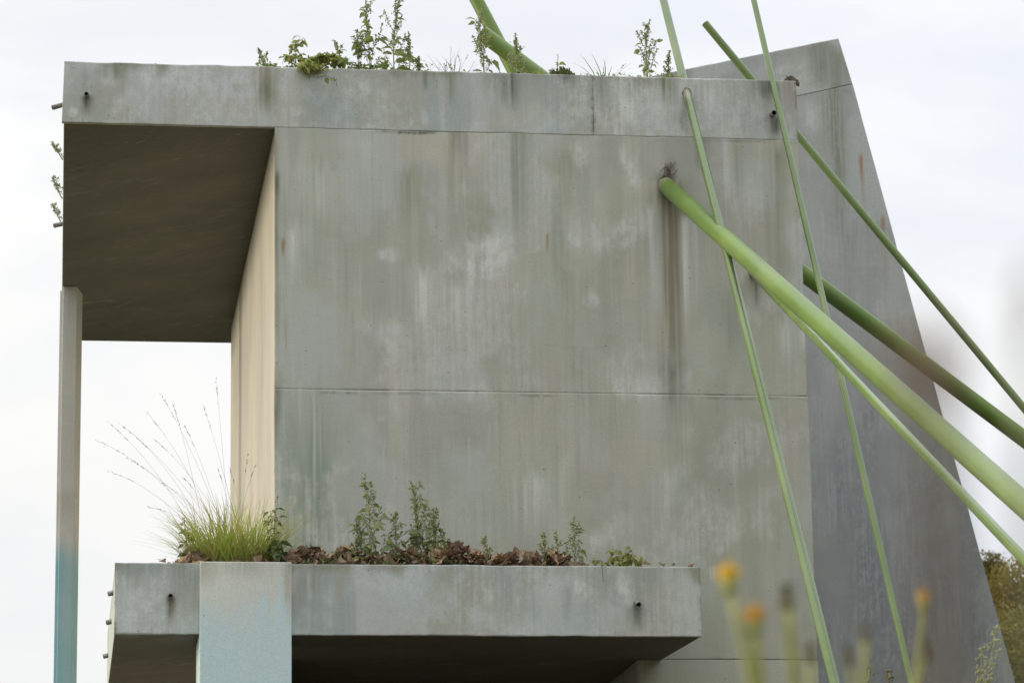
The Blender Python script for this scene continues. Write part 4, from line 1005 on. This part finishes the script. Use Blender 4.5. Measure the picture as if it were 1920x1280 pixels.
# ------------------------------------------------------------------ meadow plants near the camera
M_fstem = simple('flower_stem', (0.34, 0.37, 0.11), 0.6, 0.2, 10)
M_petal = simple('petal', (0.90, 0.62, 0.05), 0.6, 0.15, 40)
M_petal2 = simple('petal_deep', (0.89, 0.54, 0.09), 0.6, 0.15, 40)
M_bud = simple('spent_head', (0.13, 0.115, 0.05), 0.8, 0.3, 60)
M_grey = simple('grey_seed_head', (0.22, 0.21, 0.19), 0.85, 0.3, 40)
M_brown = simple('brown_seed_head', (0.25, 0.175, 0.115), 0.85, 0.3, 40)
def flower(u, v, Y, ub, label, kind, seed, head=0.011, name='wildflower', stem_r=0.0028):
    rr = random.Random(seed); top = at(u, v, Y); low = at(ub, 1300, Y); dd = (low-top)
    foot = top + dd*((top.z+0.05)/max(1e-3, -dd.z)*0.0 + 1.0); foot = Vector((foot.x+(foot.x-top.x)*0.4, Y+0.05, 0.0))
    t = thing(name, label, 'flower', tuple(foot), 'meadow flowers close to the camera')
    L = lambda p: Vector(p)-foot
    s = MB(); mid = Vector((low.x, Y, low.z)); pts = [L(foot), L(mid).lerp(L(foot), 0.5)+Vector((0, 0.0, 0)), L(mid), L(mid).lerp(L(top), 0.6), L(top)-Vector((0, 0, head*0.6))]
    s.tube(pts, [stem_r*1.7, stem_r*1.4, stem_r*1.1, stem_r*0.9, stem_r], 7)
    s.build('stem', M_fstem, t)
    c = MB(); hp = L(top)
    n = 12; prof = [(0.25, -1.3), (0.7, -1.05), (0.8, -0.5), (0.65, 0.05), (0.5, 0.25)]
    vv = [(hp.x+r*head*math.cos(2*math.pi*j/n), hp.y+r*head*math.sin(2*math.pi*j/n), hp.z+z*head) for r, z in prof for j in range(n)]
    ff = [(k*n+j, k*n+(j+1) % n, (k+1)*n+(j+1) % n, (k+1)*n+j) for k in range(len(prof)-1) for j in range(n)]
    c.add(vv, ff); c.build('calyx', M_fstem if kind != 'spent' else M_bud, t)
    pt = MB()
    for j in range(46 if kind != 'spent' else 26):
        a = rr.uniform(0, 6.28); sp_ = rr.uniform(0.1, 1.0)*(0.75 if kind != 'spent' else 0.35)
        d = Vector((math.cos(a)*sp_, math.sin(a)*sp_, 1)).normalized(); p = hp+Vector((math.cos(a)*sp_, math.sin(a)*sp_, -0.5))*head*0.55
        l = head*rr.uniform(1.3, 2.2)*(1.1-0.35*sp_); sd_ = Vector((-math.sin(a), math.cos(a), 0))
        pt.ribbon([p, p+d*l*0.55, p+d*l+Vector((-math.cos(a), -math.sin(a), 0.2))*l*0.22*sp_], [head*0.2, head*0.3, head*0.2], sd_)
    tag(pt.build('petals', {'yellow': M_petal, 'orange': M_petal2, 'spent': M_bud}[kind], t, False), kind='stuff')
    return t
flower(1367, 1090, -17.6, 1412, 'blurred yellow orange flower, highest of the foreground flowers', 'yellow', 1, 0.0115, stem_r=0.0042)
flower(1414, 1168, -17.6, 1424, 'blurred deep orange flower low beside the highest yellow one', 'orange', 2, 0.0115, stem_r=0.0065)
flower(1728, 1130, -17.2, 1712, 'small blurred orange flower in front of the dark sloping wall', 'orange', 3, 0.0085, stem_r=0.0034)
flower(1475, 1125, -17.6, 1492, 'spent green brown flower head just right of the orange flowers', 'spent', 4, 0.0095, stem_r=0.0065)
flower(1622, 1190, -17.4, 1618, 'dark spent flower head below the steep thin pole', 'spent', 5, 0.007, stem_r=0.004)
flower(1520, 1228, -17.3, 1518, 'low brownish flower bud beside the foot of the steep pole', 'spent', 6, 0.008, stem_r=0.004)
flower(1590, 1232, -17.1, 1600, 'faint brown bud low between the two steep poles', 'spent', 7, 0.008)
flower(1735, 1222, -17.3, 1712, 'withered pale bud below the small orange flower', 'spent', 8, 0.008)
def plume(u, v, Y, ub, label, seed, Lh, n, rad, mat):
    rr = random.Random(seed); top = at(u, v, Y); low = at(ub, 1290, Y); foot = Vector((low.x, Y+0.02, 0))
    t = thing('seed_plume', label, 'weed', tuple(foot), 'tall seeding stalks in the meadow')
    th = 1.8 if mat is M_brown else 1.0
    s = MB(); a, b_ = top-foot, low-foot; s.tube([Vector((0, 0, 0)), b_, b_.lerp(a, 0.6), a], [0.003*th, 0.0024*th, 0.002*th, 0.001*th], 6); s.build('stem', M_stem if mat is not M_brown else M_twig, t)
    h = MB()
    for i in range(n):
        f = rr.random(); p = a+(b_-a).normalized()*Lh*f; w = rad*(0.25+math.sin(math.pi*min(1, f*0.9+0.1)))
        h.octa(p+Vector((rr.gauss(0, w*0.5), rr.gauss(0, w*0.5), rr.gauss(0, 0.004))), rr.uniform(0.4, 1.0)*(0.004 if mat in (M_brown, M_grey) else 0.007), 1.3)
    tag(h.build('seed_head', mat, t, False), kind='stuff'); return t
plume(1748, 655, -20.18, 1775, 'very blurred brown seed head right in front of the lens over the sloping wall', 1, 0.015, 24, 0.006, M_brown)
plume(1935, 520, -20.2, 1960, 'very blurred grey brown seed head at the right edge of the view', 2, 0.012, 8, 0.005, M_grey)
plume(1868, 1172, -7.5, 1850, 'tall slender weed with tiny yellowish seeds before the sloping wall', 3, 0.30, 150, 0.035, M_seed)
plume(1842, 1212, -7.6, 1838, 'second slender seeding weed standing left of the tall one by the wall edge', 6, 0.22, 80, 0.025, M_seed)
plume(1630, 1252, -7.5, 1628, 'dark tip of a meadow weed low between the steep poles', 4, 0.06, 22, 0.02, M_bud)
plume(1668, 1258, -7.3, 1664, 'dark tip of a meadow weed low beside the thin steep pole', 5, 0.06, 26, 0.02, M_bud)

# ------------------------------------------------------------------ unseen trees added on the near and right sides to darken the low sky
def shade_woodland():
    rs = np.random.RandomState(4); n = 210000
    cr = []
    for i in range(70):
        az = R(62 + 128*i/69 + rs.uniform(-2, 2)); rad = 34 + rs.uniform(-3, 4); h = rs.uniform(8.5, 13)
        cr.append((math.sin(az)*rad, -8 + math.cos(az)*rad, h, rs.uniform(2.6, 3.8)))
    for i in range(26):                                      # nearer unseen crowns, added to darken the lower right walls
        cr.append((rs.uniform(13.5, 18), -13 + 26*i/25 + rs.uniform(-0.6, 0.6), rs.uniform(8, 11.5), rs.uniform(2.0, 2.8)))
    cr = np.array(cr); k = rs.randint(0, len(cr), n); c = cr[k]
    d = rs.normal(0, 1, (n, 3)); d /= np.linalg.norm(d, axis=1)[:, None]; q = rs.uniform(0.72, 1.03, (n, 1))
    p = np.stack((c[:, 0]+d[:, 0]*c[:, 3]*q[:, 0], c[:, 1]+d[:, 1]*c[:, 3]*q[:, 0], c[:, 2]*0.5 + d[:, 2]*c[:, 2]*0.5*q[:, 0]), 1)
    sz = rs.uniform(0.18, 0.42, (n, 1)); u = rs.normal(0, 1, (n, 3)); u /= np.linalg.norm(u, axis=1)[:, None]; w = np.cross(u, rs.normal(0, 1, (n, 3))); w /= np.linalg.norm(w, axis=1)[:, None]
    V4 = np.stack((p, p+u*sz*0.5+w*sz*0.4, p+u*sz, p+u*sz*0.5-w*sz*0.4), 1).reshape(-1, 3)
    me = bpy.data.meshes.new('shade_woodland'); me.vertices.add(n*4); me.vertices.foreach_set('co', V4.astype(np.float32).ravel()); me.loops.add(n*4); me.polygons.add(n)
    me.loops.foreach_set('vertex_index', np.arange(n*4, dtype=np.int32)); me.polygons.foreach_set('loop_start', np.arange(n, dtype=np.int32)*4); me.update(calc_edges=True)
    tag(obj('shade_woodland', me, M_crown2), kind='stuff')
shade_woodland()

# ------------------------------------------------------------------ low ground cover between the single weeds
def cover(name, u0, u1, n, h, Y, Zb, mat, seed, size, dens):
    rr = random.Random(seed); a, b_ = at(u0, 130, Y).x, at(u1, 130, Y).x; mb = MB()
    for i in range(n):
        x = rr.uniform(a, b_); k = max(0.0, mnoise.noise(Vector((x*dens, seed*1.7, 0)))+0.6)
        y = Y+rr.uniform(-0.05, 0.04); z = Zb - 0.02 + (h+0.02)*k*rr.random()**0.8; p = Vector((x, y, z))
        d = Vector((rr.gauss(0, 1), rr.gauss(0, 0.7), rr.uniform(-0.4, 1.0))).normalized(); L = size*rr.uniform(0.4, 1.2); sd = d.cross(Vector((0.1, 0.3, 1))).normalized()*L*0.33
        mb.add([p, p+d*L*0.5+sd, p+d*L, p+d*L*0.5-sd+Vector((0, 0, L*0.1))], [(0, 1, 2, 3)])
        if i % 3 == 0: mb.tube([(x, y, Zb-0.09), (x+rr.gauss(0, .006), y, (Zb+z)/2), p], 0.0008, 3)
    tag(mb.build(name, mat, None, False), kind='stuff')
cover('ground_cover', 480, 800, 520, 0.085, 0.11, Z_T+0.03, M_leaf, 1, 0.034, 5.0)
cover('ground_cover', 800, 1120, 240, 0.045, 0.11, Z_T+0.03, M_ivy, 2, 0.020, 6.0)
cover('ground_cover', 1120, 1280, 140, 0.05, 0.11, Z_T+0.03, M_leaf, 3, 0.022, 6.0)
cover('ground_cover', 560, 880, 340, 0.10, YB+0.10, bzt+0.02, M_leaf, 4, 0.026, 5.0)
